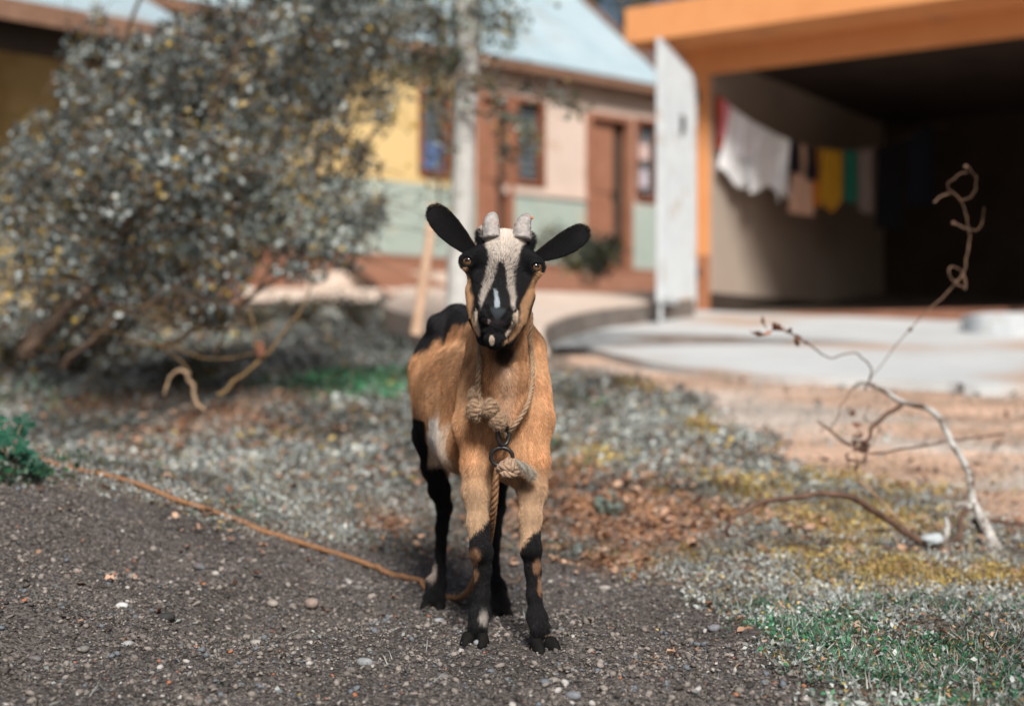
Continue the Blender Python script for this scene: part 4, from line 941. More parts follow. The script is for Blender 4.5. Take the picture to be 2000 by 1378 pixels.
# trees behind the roofs (their tops just show between the roofs)
def back_tree(x, y, h, r, label, seed):
    g = float(H(x, y)); t = thing('tree', (x, y, g), label, 'tree'); base = np.array([x, y, g])
    mk('trunk', *tube(jitter_path([base, base + [.1, 0, h * .35], base + [-.1, .1, h * .75]], .05, 8, seed), [.24, .16, .08], 10), M['bark'], t)
    lp = []
    for k in range(7):
        a = k * 2.4; tip = base + np.array([math.cos(a) * r * .7, math.sin(a) * r * .7, h * (.6 + .05 * k)])
        mk('limb', *tube(jitter_path([base + [0, 0, h * .35 + .1 * k], (base + [0, 0, h * .45]) * .4 + tip * .6, tip], .05, 6, seed + k), [.09, .03], 6), M['bark'], t)
    for _ in range(150):
        v = rng.normal(size=3); v /= np.linalg.norm(v); v *= rng.uniform(.2, 1) ** .4 * np.array([r, r, h * .32]); c = base + [0, 0, h * .72] + v
        if fbm(c[0:1] * .9, c[1:2] * .9, c[2:3] * .9, seed=seed)[0] > .42: lp.append(c + rng.normal(size=(60, 3)) * .22)
    leaves_at(np.vstack(lp), .13, [(.05, .075, .05), (.09, .11, .08), (.07, .10, .06)], 'crown', t, kind='stuff')
back_tree(2.6, 29.5, 9.5, 2.8, 'dark tree rising behind the pale roof at the top', 5)
back_tree(-3.5, 31.0, 9.0, 3.0, 'dark tree far behind the house on the left', 15)
# ------------------------------------------------------------------ goat: one implicit body, polygonised
import openvdb
VX = .0032
g0 = np.array([-.34, 2.52, -.02]); g1 = np.array([.20, 3.62, .90])
gn = np.ceil((g1 - g0) / VX).astype(int)
SD = np.full(gn, .08, np.float32)
def region(lo, hi):
    a = np.clip(((np.asarray(lo) - g0) / VX).astype(int), 0, gn - 1); b = np.clip(((np.asarray(hi) - g0) / VX).astype(int) + 2, 1, gn)
    s = tuple(slice(a[i], b[i]) for i in range(3))
    ax = [(g0[i] + VX * np.arange(a[i], b[i])).astype(np.float32) for i in range(3)]
    return s, ax[0][:, None, None], ax[1][None, :, None], ax[2][None, None, :]
def put(s, d, k, sub=False):
    c = SD[s]
    if sub: d = -d; h = np.clip(k - np.abs(c - d), 0, None) / k; SD[s] = np.maximum(c, d) + h * h * k * .25
    else: h = np.clip(k - np.abs(c - d), 0, None) / k; SD[s] = np.minimum(c, d) - h * h * k * .25
def cone(a, b, ra, rb, k=.02, sub=False):
    a = np.asarray(a, float); b = np.asarray(b, float); m = max(ra, rb) + k + .012
    s, x, y, z = region(np.minimum(a, b) - m, np.maximum(a, b) + m); e = b - a; L2 = e @ e
    t = np.clip(((x - a[0]) * e[0] + (y - a[1]) * e[1] + (z - a[2]) * e[2]) / L2, 0, 1)
    d = np.sqrt((x - a[0] - t * e[0]) ** 2 + (y - a[1] - t * e[1]) ** 2 + (z - a[2] - t * e[2]) ** 2) - (ra + (rb - ra) * t)
    put(s, d.astype(np.float32), k, sub)
def ell(c, r, k=.02, R=None, sub=False):
    c = np.asarray(c, float); r = np.asarray(r, float); m = r.max() + k + .012
    s, x, y, z = region(c - m, c + m); X, Y, Z = x - c[0], y - c[1], z - c[2]
    if R is not None: X, Y, Z = [R[0][i] * X + R[1][i] * Y + R[2][i] * Z for i in range(3)]      # columns of R are the axes
    q = np.sqrt((X / r[0]) ** 2 + (Y / r[1]) ** 2 + (Z / r[2]) ** 2); q2 = np.sqrt((X / r[0] ** 2) ** 2 + (Y / r[1] ** 2) ** 2 + (Z / r[2] ** 2) ** 2)
    d = q * (q - 1) / (q2 + 1e-9); put(s, d.astype(np.float32), k, sub)
def chain(pts, k=.015):
    for a, b in zip(pts[:-1], pts[1:]): cone(P(*a[:3]), P(*b[:3]), a[3], b[3], k)

# trunk of the body
ba = np.array([.245, -.97, 0]); ba /= np.linalg.norm(ba)                       # from rump to chest
BR = np.stack([np.array([-ba[1], ba[0], 0]), -ba, np.array([0, 0, 1.])], 1)   # columns: right, rear, up
ell((-.086, 3.18, .478), (.136, .24, .146), .03, BR)
ell((-.018, 2.955, .470), (.094, .125, .140), .03, BR)
ell((-.142, 3.38, .545), (.100, .135, .125), .04, BR)
cone((-.035, 2.97, .625), (-.105, 3.22, .635), .042, .040, .04)
cone((-.105, 3.22, .635), (-.128, 3.36, .664), .040, .034, .04)
cone((-.128, 3.36, .664), (-.165, 3.50, .600), .034, .035, .04)
ell((-.178, 3.33, .650), (.026, .040, .028), .035); ell((-.085, 3.36, .655), (.026, .04, .028), .035)   # hip bones
cone((-.165, 3.50, .61), (-.185, 3.55, .53), .022, .012, .02)                  # tail
cone((-.10, 3.02, .385), (-.14, 3.28, .415), .062, .045, .05)                     # belly
# hind legs
cone((-.178, 3.36, .53), P(838, 850, 3.25), .070, .036, .035)
chain([(838, 850, 3.25, .040), (850, 910, 3.27, .029), (858, 955, 3.33, .0245), (868, 990, 3.37, .0195)], .02)
chain([(868, 990, 3.37, .020), (863, 1030, 3.33, .0155), (859, 1110, 3.285, .0145), (852, 1138, 3.265, .021)], .012)
chain([(852, 1138, 3.265, .020), (848, 1162, 3.245, .0225)], .012)
cone((-.09, 3.39, .53), P(975, 880, 3.28), .070, .034, .035)
chain([(975, 880, 3.28, .036), (973, 940, 3.32, .024), (973, 990, 3.37, .018), (967, 1040, 3.33, .0145), (964, 1110, 3.24, .0138), (970, 1150, 3.19, .019), (976, 1176, 3.165, .0215)], .014)
# shoulders and front legs
cone((-.062, 2.99, .59), P(926, 830, 2.90), .040, .048, .03); cone((.040, 2.98, .59), P(1040, 820, 2.90), .038, .049, .03)
chain([(925, 830, 2.89, .046), (930, 905, 2.875, .033), (930, 960, 2.865, .0265), (934, 1020, 2.85, .0225)], .022)
chain([(934, 1020, 2.85, .0225), (940, 1078, 2.83, .0235), (943, 1110, 2.835, .018)], .012)
chain([(943, 1110, 2.835, .0185), (941, 1160, 2.84, .0175), (938, 1192, 2.84, .0205), (934, 1215, 2.835, .021)], .010)
chain([(1040, 820, 2.89, .047), (1041, 900, 2.865, .036), (1039, 955, 2.85, .0275), (1036, 1010, 2.83, .0225)], .022)
chain([(1036, 1010, 2.83, .0225), (1037, 1072, 2.81, .0215), (1041, 1110, 2.81, .017)], .012)
chain([(1041, 1110, 2.81, .0175), (1043, 1160, 2.805, .0155), (1048, 1200, 2.80, .0185), (1054, 1222, 2.79, .021)], .010)
# knee bones, brisket, armpit folds
ell(P(938, 1070, 2.808), (.017, .012, .022), .012); ell(P(1038, 1066, 2.79), (.016, .012, .021), .012)
for s_, a_ in ((-1, 930), (1, 1040)):
    d1_, d2_ = 2.80, 2.815
    cone(P(a_, 660, 2.83), P(a_ + s_ * -2, 740, 2.80), .010, .010, .012, sub=True); cone(P(a_ + s_ * -2, 740, 2.80), P(a_ - s_ * 28, 830, 2.795), .010, .006, .012, sub=True)
ell(P(992, 865, 2.87), (.052, .05, .065), .04); ell(P(1012, 925, 2.87), (.040, .05, .024), .02)
ell(P(976, 915, 2.80), (.010, .03, .045), .02, sub=True) if False else None
# neck
chain([(984, 835, 2.865, .056), (984, 790, 2.835, .055), (985, 735, 2.81, .051), (985, 680, 2.81, .0495), (984, 600, 2.835, .050), (985, 520, 2.855, .050)], .012)
cone(P(985, 640, 2.90), P(990, 650, 3.0), .055, .06, .05)
cone(P(966, 715, 2.768), P(974, 840, 2.80), .010, .013, .012); cone(P(1006, 715, 2.768), P(998, 830, 2.80), .010, .012, .012)   # muscle ridges

# head frame: u right, v down the face, w out of the face
e2 = np.array([-.085, -.42, -.90]); e2 /= np.linalg.norm(e2)
e1 = np.array([math.cos(math.radians(5)), 0, -math.sin(math.radians(5))]); e1 -= e2 * (e1 @ e2); e1 /= np.linalg.norm(e1)
e3 = np.cross(e1, e2)
if e3[1] > 0: e3 = -e3
HR = np.stack([e1, e2, e3], 1); HO = P(982, 515, 2.725)
def hd(u, v, w): return HO + (e1 * u + e2 * v + e3 * w) / 1000
def hell(c, r, k=8, sub=False): ell(hd(*c), np.array(r) / 1000, k / 1000, HR, sub)
def hcone(a, b, ra, rb, k=8, sub=False): cone(hd(*a), hd(*b), ra / 1000, rb / 1000, k / 1000, sub)
hell((0, -22, -40), (56, 54, 48), 15)
hcone((0, -45, -40), (0, -10, -95), 46, 44, 20)
for s in (-1, 1):
    hell((s * 46, -20, -22), (24, 26, 24), 14)               # brow over the orbit
    hell((s * 56, 4, -34), (14, 18, 18), 12)
    hcone((s * 42, 34, -54), (s * 32, 98, -50), 27, 24, 18)   # cheek
    hcone((s * 34, 40, -85), (s * 22, 132, -60), 24, 22, 20)   # jaw bone
    hell((s * 21, 107, -2), (16, 19, 17), 10)                 # nostril wing
    hcone((s * 42, 22, -22), (s * 30, 80, -22), 12, 12, 14)
    hcone((s * 28, 118, -30), (s * 31, 96, -42), 10, 10, 10)
hcone((0, 5, -26), (0, 92, -18), 36, 28, 18)
for s in (-1, 1): hell((s * 36, -72, -32), (23, 22, 20), 12)                 # bridge
hell((0, 108, -12), (37, 30, 28), 12)                        # muzzle
hell((0, 128, -20), (36, 20, 27), 8)
hell((0, 116, 10), (17, 12, 8), 6)                         # upper lip
hell((0, 147, -28), (28, 19, 23), 6)                         # lower lip / chin
hcone((0, 145, -40), (0, 80, -80), 24, 32, 20)
for s in (-1, 1):
    hcone((s * 12, 120, 18), (s * 21, 110, 16), 3.4, 4.8, 3, sub=True)     # nostrils
    hcone((s * 21, 110, 16), (s * 27, 102, 10), 4.2, 2.4, 3, sub=True)
    hcone((0, 138, 8), (s * 22, 136, -2), 2.2, 2.2, 3, sub=True); hcone((s * 22, 136, -2), (s * 38, 120, -26), 2.2, 2.2, 3, sub=True)
    hcone((s * 2, 121, 19), (s * 1, 134, 10), 1.5, 1.5, 3, sub=True)
EYE = {-1: P(912.5, 510, 2.738), 1: P(1049, 521, 2.742)}
ER = .0125
for s in (-1, 1):
    c = EYE[s]; ell(c + np.array([-s * .003, .010, 0]), (.021, .021, .021), .012)
    s_, x, y, z = region(c - .03, c + .03)
    cc = c + np.array([s * .002, -.012, 0])
    ell(cc, (.0092, .014, .0074), .002, sub=True)
    cone(c + np.array([-.011, -.0085, .0064]), c + np.array([.011, -.0085, .0068]), .0042, .0042, .004)
    cone(c + np.array([-.010, -.0085, -.0084]), c + np.array([.010, -.0085, -.0084]), .0040, .0040, .004)
zc = (g0[2] + VX * np.arange(gn[2]))[None, None, :]; yc = (g0[1] + VX * np.arange(gn[1]))[None, :, None]
SD += (.0028 + .0055 * sstep(.30, .40, zc) * (1 - sstep(2.93, 2.84, yc) * sstep(.60, .66, zc))).astype(np.float32)
fg = openvdb.FloatGrid(.08); fg.copyFromArray(SD)
pts, quads = fg.convertToQuads(0.0)
GV = np.asarray(pts, float) * VX + g0; GF = np.asarray(quads)[:, ::-1].copy()
# keep the biggest island only
par = np.arange(len(GV))
ed = np.vstack([GF[:, [0, 1]], GF[:, [1, 2]], GF[:, [2, 3]]])
lab = np.arange(len(GV))
for _ in range(400):
    m = np.minimum(lab[ed[:, 0]], lab[ed[:, 1]]); old = lab.copy()
    np.minimum.at(lab, ed[:, 0], m); np.minimum.at(lab, ed[:, 1], m); lab = lab[lab]
    if (lab == old).all(): break
big = np.bincount(lab).argmax(); keep = lab == big; idx = np.cumsum(keep) - 1
GF = idx[GF[keep[GF[:, 0]]]]; GV = GV[keep]
# light smoothing
for _ in range(2):
    acc = np.zeros_like(GV); cnt = np.zeros(len(GV))
    for a, b in ((0, 1), (1, 2), (2, 3), (3, 0)):
        np.add.at(acc, GF[:, a], GV[GF[:, b]]); np.add.at(acc, GF[:, b], GV[GF[:, a]]); np.add.at(cnt, GF[:, a], 1); np.add.at(cnt, GF[:, b], 1)
    GV = GV * .5 + .5 * acc / cnt[:, None]
fn = np.cross(GV[GF[:, 2]] - GV[GF[:, 0]], GV[GF[:, 3]] - GV[GF[:, 1]]); area = np.linalg.norm(fn, axis=1) / 2; fn = fn / (2 * area[:, None] + 1e-12)
def sdf_at(p):
    q = (np.asarray(p) - g0) / VX; q = np.clip(q, 0, gn - 1.001); i = q.astype(int); f = q - i; r = 0
    for a in (0, 1):
        for b in (0, 1):
            for c in (0, 1):
                r = r + SD[np.minimum(i[..., 0] + a, gn[0] - 1), np.minimum(i[..., 1] + b, gn[1] - 1), np.minimum(i[..., 2] + c, gn[2] - 1)] * (f[..., 0] if a else 1 - f[..., 0]) * (f[..., 1] if b else 1 - f[..., 1]) * (f[..., 2] if c else 1 - f[..., 2])
    return r
cen_out = (sdf_at(GV[GF].mean(1) + fn * .006) > sdf_at(GV[GF].mean(1) - fn * .006)).mean()
if cen_out < .5: GF = GF[:, ::-1].copy(); fn = -fn
def surf_d(px, py, lift=0.):
    """first hit of the pixel ray with the goat"""
    ds = np.arange(2.55, 3.6, .0015); pp = np.stack([(px - CX) / F_PX * ds, ds, CAMZ + (HY - py) / F_PX * ds], 1)
    v = sdf_at(pp); h = np.nonzero(v < lift)[0]; return ds[h[0]] if len(h) else None

# ---- coat colours
TAN = np.array([.41, .185, .082]); TAN2 = np.array([.62, .37, .205]); BLK = np.array([.0075, .0072, .0080]); CREAM = np.array([.62, .50, .40]); WHT = np.array([.74, .67, .61])
def crop(pts_): return [(850 + x / 4.592, 390 + y / 4.592) for x, y in pts_]
BLAZE = crop([(445, 255), (560, 228), (640, 250), (700, 232), (805, 300), (808, 350), (765, 400), (745, 480), (738, 600), (716, 660), (722, 760), (730, 900), (718, 1000), (690, 1010), (655, 950), (640, 860), (600, 740), (560, 740), (500, 830), (455, 930), (405, 990), (385, 960), (388, 880), (418, 780), (448, 640), (488, 540), (478, 420), (452, 340)])
DARKS = crop([(565, 590), (600, 575), (622, 650), (632, 740), (625, 800), (655, 900), (640, 990), (480, 990), (450, 930), (490, 850), (520, 780), (545, 690)])
NOSEM = crop([(528, 815), (562, 820), (566, 880), (580, 965), (538, 965), (534, 880)])
CHL = crop([(255, 600), (300, 628), (335, 700), (350, 800), (372, 880), (368, 960), (352, 1020), (372, 1100), (425, 1215), (405, 1245), (330, 1160), (270, 900), (240, 640)])
CHLW = crop([(362, 980), (385, 1000), (385, 1080), (410, 1180), (395, 1200), (360, 1100)])
CHR = crop([(880, 640), (960, 610), (960, 720), (900, 850), (850, 960), (830, 1090), (760, 1200), (650, 1300), (575, 1310), (640, 1210), (700, 1130), (735, 1080), (735, 960), (770, 860), (830, 740)])
CHRW = crop([(700, 1020), (735, 1010), (740, 1080), (690, 1150), (640, 1215), (620, 1200), (680, 1110)])
def coat(p, nrmv):
    X, Y, Z = p[:, 0], p[:, 1], p[:, 2]; px, py = proj(p); n = len(p)
    n1 = fbm(X * 18, Y * 18, Z * 18, seed=101) - .5; n2 = fbm(X * 70, Y * 70, Z * 40, seed=102) - .5; r = rng.uniform(-.5, .5, n)
    t = np.clip(.45 + 1.3 * n1 + .6 * r + .35 * nrmv[:, 2], 0, 1)[:, None]  # paler tan on upward-facing fur, top light put into the colour
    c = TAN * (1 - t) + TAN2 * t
    def mixc(mask, colr):
        nonlocal c
        mask = np.clip(mask, 0, 1)[:, None]; c = c * (1 - mask) + np.asarray(colr) * mask
    nz = n1 * .04 + n2 * .03 + r * .012
    # forearms paler
    fore = (Y < 3.02) & (Z < .36); mixc(fore * sstep(.40, .28, Z + nz) * .75, [.42, .30, .20])
    # throat and middle of the chest
    mixc(np.exp(-((px - 985) / 22) ** 2 - ((py - 690) / 26) ** 2) * 1.5 * (Y < 2.95) + r * .3 * (np.hypot((px - 985) / 26, (py - 690) / 34) < 1), [.035, .022, .016])
    mixc(.35 * np.exp(-((px - 990) / 18) ** 2) * ((py > 715) & (py < 830)) * (Y < 2.95), CREAM)
    # belly, groin
    mixc(((Y > 3.0) & (Y < 3.32)) * sstep(.385, .33, Z + nz) * .6, [.55, .38, .26])
    gx_, gz_ = (px - 860) / 30, (py - 872) / 38
    mixc(sstep(1.35, .75, np.hypot(gx_, gz_) + n1 * 1.6 + r * .2) * ((Y > 2.98) & (X < -.08)), CREAM * 1.25)
    mixc(sstep(1.3, .8, np.hypot((px - 849) / 12, (py - 840) / 30) + n2 * 1.5) * ((Y > 2.98) & (X < -.08)), WHT)
    # back
    bl = Z - (.592 + np.clip(X + .195, -.02, .2) * .62) + nz * 1.2
    mixc(sstep(-.004, .006, bl) * ((Y > 3.02) & (Z > .54)), BLK * 2.2)
    mixc(sstep(.006, 0, np.abs(bl + .012 + r * .012)) * ((Y > 3.02) & (Z > .54)) * .55, [.12, .06, .035])
    mixc(sstep(.03, .015, np.abs(X + .03 + (Y - 2.97) * .35)) * ((Y > 2.93) & (Z > .6)), BLK * 2)
    # hind quarters and hind legs black
    hl = (Y > 3.1) & (Z < .42) & ~((Y < 3.3) & (Z > .33) & (px > 836) & (px < 960))
    mixc(hl * sstep(.40, .385, Z + nz * .5 + .12 * np.clip(px - 832, 0, 60) / 60), BLK)
    mixc(((Y > 3.08) & (Z < .44) & (Z > .36)) * sstep(836, 829, px + 200 * nz), BLK)
    mixc((Y > 3.1) * sstep(.30, .285, Z + nz * .3), BLK)
    # front legs black from the knee down
    fl = (Y < 3.02) & (Z < .30); top = np.where(X < -.02, .222, .212) + np.where(X < -.02, (px - 925) * .0011, -(px - 1030) * -.0012)
    mixc(fl * sstep(.004, -.004, Z - top + nz * .6), BLK)
    tn = [.22, .12, .07]
    for (cx, cy, rx, ry, cc_) in [(928, 1082, 9, 17, tn), (1048, 1106, 8, 18, tn), (928, 1122, 6, 14, tn), (1054, 1140, 5, 22, tn)]:
        mixc(sstep(1.25, .7, np.hypot((px - cx) / rx, (py - cy) / ry) + n2 * 1.3 + r * .4) * fl * .9, cc_)
    mixc(sstep(1.2, .7, np.hypot((px - 943) / 8, (py - 1200) / 13) + n2 + r * .4) * fl, [.42, .38, .35])
    mixc(sstep(1.2, .7, np.hypot((px - 846) / 7, (py - 1112) / 24) + n2 + r * .3) * ((Y > 3.1) & (Z < .14)), [.40, .33, .28])
    mixc(.45 * np.exp(-((np.abs(px - 985) - 47 + np.clip(py - 760, 0, 80) * .35) / 5) ** 2) * ((py > 670) & (py < 830)) * (Y < 2.93), [.16, .07, .035])  # crease shade painted into the coat along both sides of the neck
    # inner armpits
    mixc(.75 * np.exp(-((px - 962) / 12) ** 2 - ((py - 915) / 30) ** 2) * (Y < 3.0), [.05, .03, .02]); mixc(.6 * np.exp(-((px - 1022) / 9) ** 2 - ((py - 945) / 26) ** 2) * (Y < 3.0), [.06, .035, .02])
    # head
    hm = ((p - HO) @ e3) > -.085; hm &= (Y < 2.90) & (Z > .575) & (((p - HO) @ e2) < .175)
    hm &= ~((Y > 2.785) & (Z < .70))
    b = BLK + np.array([.004, .004, .005]) * (r[:, None] + .5); hc = b.copy()
    q = np.clip(r * 2, -1, 1)
    def hmix(poly, colr, w=1.8, amt=1., off=0.):
        nonlocal hc
        d = polydist(px, py, poly) - off + n2 * 5 + r * 2.5; m_ = (sstep(-w, w, d) * amt)[:, None]; hc = hc * (1 - m_) + np.asarray(colr) * m_
    hmix(CHL, TAN2 * .85, off=4.); hmix(CHR, TAN2 * .85, off=4.); hmix(CHLW, CREAM); hmix(CHRW, CREAM)
    bl_ = WHT * np.clip(1.05 - (py - 445)[:, None] / 300, .6, 1) ; salt = sstep(470, 520, py) * sstep(575, 545, py)
    wr = rng.uniform(0, 1, n); bcol = np.where((wr < .03 + .34 * salt)[:, None], BLK * 3, bl_); bcol = np.where(((wr > .85))[:, None], CREAM, bcol)
    d = polydist(px, py, BLAZE) + 3.5 - 6.5 * sstep(480, 530, py) + n2 * 6 + r * 4; m_ = sstep(-1.8, 1.8, d)[:, None]; hc = hc * (1 - m_) + bcol * m_
    d = polydist(px, py, DARKS) + 2.5 + n2 * 5 + r * 4; m_ = sstep(-1.5, 1.5, d)[:, None]; hc = hc * (1 - m_) + (BLK * 1.6) * m_
    pu, pv, pw = (p - HO) @ e1 * 1000, (p - HO) @ e2 * 1000, (p - HO) @ e3 * 1000
    pad = sstep(1.5, -1.5, np.abs(pu) - (15 - np.clip(pv - 106, 0, 40) * .60)) * sstep(98, 106, pv) * sstep(127, 123, pv) * (pw > 4); nost = np.minimum(np.hypot((np.abs(pu) - 16) / 7, (pv - 115 + (np.abs(pu) - 16) * .8) / 4.5), 9)
    hc = hc * (1 - pad[:, None]) + np.array([.034, .040, .046]) * pad[:, None]; k_ = (sstep(1.2, .8, nost) * (pw > 0))[:, None]; hc = hc * (1 - k_) + np.array([.002, .002, .002]) * k_
    hc = hc + np.array([.030, .022, .026]) * (np.exp(-((pv - 127) / 4) ** 2 - (pu / 20) ** 2) * (pw > 0))[:, None]  # faint purplish sheen painted onto the lip
    hmix(NOSEM, (.36, .42, .46), .8)
    d_ = np.hypot((px - 961.5) / 5.5, (py - 664) / 10); hc = np.where((d_ + n2 < 1)[:, None], CREAM * .8, hc)
    d_ = np.hypot((px - 955) / 3, (py - 627) / 3.5); hc = np.where((d_ < 1)[:, None], np.array([.25, .2, .19]), hc)
    for ex, ey in ((911, 527), (1053, 536)):
        d_ = np.hypot((px - ex) / 5, (py - ey) / 5); m_ = sstep(1.2, .6, d_ + n2)[:, None]; hc = hc * (1 - m_) + TAN2 * .8 * m_
    c = np.where(hm[:, None], hc, c)
    # poll and nape behind the forehead
    nape = (~hm) & (Z > .70) & (Y > 2.74) & (Y < 3.0)
    mixc(nape * sstep(.70, .76, Z + nz), BLK * 1.5)
    return np.clip(c, .004, .9)
gn_v = np.zeros_like(GV)
for a in range(4): np.add.at(gn_v, GF[:, a], fn * area[:, None])
gn_v /= np.linalg.norm(gn_v, axis=1)[:, None] + 1e-12
goat = thing('goat', (-.05, 3.0, 0.0), 'young tan goat with black and white face looking at the camera', 'goat')
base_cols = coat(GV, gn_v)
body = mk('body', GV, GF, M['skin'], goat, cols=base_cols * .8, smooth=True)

# ---- coat of hair
def grow(name, roots, nrm, direc, length, tilt, width, cols, parent, curve=.4, segs=4):
    n = len(roots); tdir = direc - nrm * np.sum(direc * nrm, 1)[:, None]; tdir /= np.linalg.norm(tdir, axis=1)[:, None] + 1e-9
    j = rng.normal(size=(n, 3)) * .22; t0 = tdir + j; t0 -= nrm * np.sum(t0 * nrm, 1)[:, None]; t0 /= np.linalg.norm(t0, axis=1)[:, None] + 1e-9
    pts_ = np.zeros((n, segs, 3), np.float32); pts_[:, 0] = roots - nrm * .001; L = length / (segs - 1)
    p = roots.copy()
    for k in range(1, segs):
        a = tilt * (1 - curve * k / segs); d = nrm * np.sin(a)[:, None] + t0 * np.cos(a)[:, None] + np.array([0, 0, -.06 * k])
        p = p + d * L[:, None]; pts_[:, k] = p
    hc = bpy.data.hair_curves.new(name); hc.add_curves([segs] * n)
    org = LOC[parent.name]
    hc.points.foreach_set('position', (pts_ - org).astype(np.float32).ravel())
    w = np.linspace(1, .25, segs)[None] * width[:, None]; hc.points.foreach_set('radius', w.astype(np.float32).ravel())
    a = hc.attributes.new('Col', 'FLOAT_COLOR', 'CURVE'); cc = np.ones((n, 4), np.float32); cc[:, :3] = cols; a.data.foreach_set('color', cc.ravel())
    hc.materials.append(M['fur']); o = bpy.data.objects.new(name, hc); col.objects.link(o); o.parent = parent; LOC[o.name] = org; tag(o, kind='stuff'); return o
def sample_mesh(V, F, fnm, ar, n, wgt=None):
    pr = ar * (1 if wgt is None else wgt); pr = pr / pr.sum(); f = rng.choice(len(F), n, p=pr); a = rng.uniform(0, 1, (n, 1)); b = rng.uniform(0, 1, (n, 1))
    q = V[F[f]]; p = (q[:, 0] * (1 - a) + q[:, 1] * a) * (1 - b) + (q[:, 3] * (1 - a) + q[:, 2] * a) * b
    return p, f
fc = GV[GF].mean(1); hw = np.where((fc[:, 2] > .58) & (fc[:, 1] < 2.85), 2.2, 1.) * np.where(fn[:, 1] < .25, 1., .35)
NH = 300000
rp, rf_ = sample_mesh(GV, GF, fn, area, NH, hw)
nn = gn_v[GF[rf_]].mean(1); nn /= np.linalg.norm(nn, axis=1)[:, None]
inh = (rp[:, 1] < 2.86) & (rp[:, 2] > .575) & (((rp - HO) @ e3) > -.10)
hu, hv, hwv = (rp - HO) @ e1 * 1000, (rp - HO) @ e2 * 1000, (rp - HO) @ e3 * 1000
nosepad = inh & (hv > 104) & (hwv > 2) & (hv < 134)
eyed = np.minimum(np.linalg.norm(rp - (EYE[-1] + [0, -.010, 0]), axis=1), np.linalg.norm(rp - (EYE[1] + [0, -.010, 0]), axis=1))
ok = ~(nosepad & (np.abs(hu) < 22)) & (eyed > .0088)
rp, nn, inh, hu, hv, hwv, eyed = [q[ok] for q in (rp, nn, inh, hu, hv, hwv, eyed)]
leg = (rp[:, 2] < .30)
dirb = np.tile(np.array([-.12, .55, -.75]), (len(rp), 1))
dirb[leg] = [0, .05, -1]
neckm = (rp[:, 1] < 2.93) & (rp[:, 2] > .42) & ~inh; dirb[neckm] = [0, .25, -1]
hd_ = -e2[None] * 1.0 + e1[None] * (hu / 60)[:, None]; dirb[inh] = hd_[inh]
lowj = inh & ((hv > 120)); dirb[lowj] = (e2 * .6 - e3 * .4)
cheek = inh & (hwv < -30); dirb[cheek] = -e3 + e2 * .3
wob = (np.stack([fbm(rp[:, 0] * 9, rp[:, 1] * 9, rp[:, 2] * 9, seed=s_) for s_ in (1, 2, 3)], 1) - .5) * 1.1; dirb = dirb / np.linalg.norm(dirb, axis=1)[:, None] + wob
ln = np.full(len(rp), .0085); ln[leg] = .0065; ln[rp[:, 2] < .08] = .013; ln[rp[:, 2] < .045] = .020; ln[inh] = .0065
ln[inh & (hv < -42)] = .014; ln[inh & (hv > 100)] = .004; ln[inh & (np.abs(hu) < 26) & (hv < 40) & (hv > -42)] = .009
ln[(rp[:, 1] > 3.0) & (rp[:, 2] < .42) & (rp[:, 2] > .3)] = .013
ln[(rp[:, 1] < 2.95) & (rp[:, 2] < .37) & (rp[:, 2] > .3)] = .009
ln *= rng.uniform(.6, 1.25, len(rp)); ln[eyed < .016] *= .35
tl = np.full(len(rp), .30); tl[inh] = .5; tl[leg] = .3
st = fbm(rp[:, 0] * 150, rp[:, 1] * 90, rp[:, 2] * 32, 3, seed=77); st2 = fbm(rp[:, 0] * 40, rp[:, 1] * 25, rp[:, 2] * 10, 2, seed=78)
stk = (.55 + .9 * st) * (.72 + .56 * st2); stk = np.where(inh, .8 + .4 * st, stk)
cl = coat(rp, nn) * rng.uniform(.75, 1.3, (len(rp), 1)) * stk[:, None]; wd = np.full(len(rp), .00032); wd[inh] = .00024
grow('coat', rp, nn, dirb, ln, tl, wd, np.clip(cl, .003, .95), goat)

# ---- hooves
M['hoof'] = mat_noise('hoof_horn', (.005, .0048, .0048), (.014, .013, .012), 40, .9, .3, 150, bdist=.001, spec=.08)
def hoof(ax, ay, ad, bx, d, yaw):
    """two toes, ax.. pixel of the fetlock end, ground point (bx, d)"""
    gxw = (bx - CX) / F_PX * d; gz = float(HZ(gxw, d))
    for s in (-1, 1):
        V = []; n = 12
        for (hh, ww, ll, off) in ((.000, .0150, .031, -.005), (.009, .0142, .027, -.003), (.018, .0120, .020, 0), (.025, .0085, .013, .003)):
            for k in range(n):
                a = 2 * np.pi * k / n; x = math.cos(a) * ww + s * .0145; y = math.sin(a) * ll + off; 
                if math.sin(a) < 0: x = (x - s * .0145) * (1 - .35 * abs(math.sin(a)) ** 2) + s * (.0145 + .002)
                V.append([gxw + x * math.cos(yaw) - y * math.sin(yaw), d + x * math.sin(yaw) + y * math.cos(yaw), gz - .004 + hh])
        F = [[r * n + i, r * n + (i + 1) % n, (r + 1) * n + (i + 1) % n, (r + 1) * n + i] for r in range(3) for i in range(n)] + [list(range(n))[::-1], [3 * n + k for k in range(n)]]
        mk('hoof', V, F, M['hoof'], goat, smooth=True)
hoof(0, 0, 0, 928, 2.825, -.15); hoof(0, 0, 0, 1063, 2.775, .35); hoof(0, 0, 0, 846, 3.235, -.2); hoof(0, 0, 0, 979, 3.155, .15)

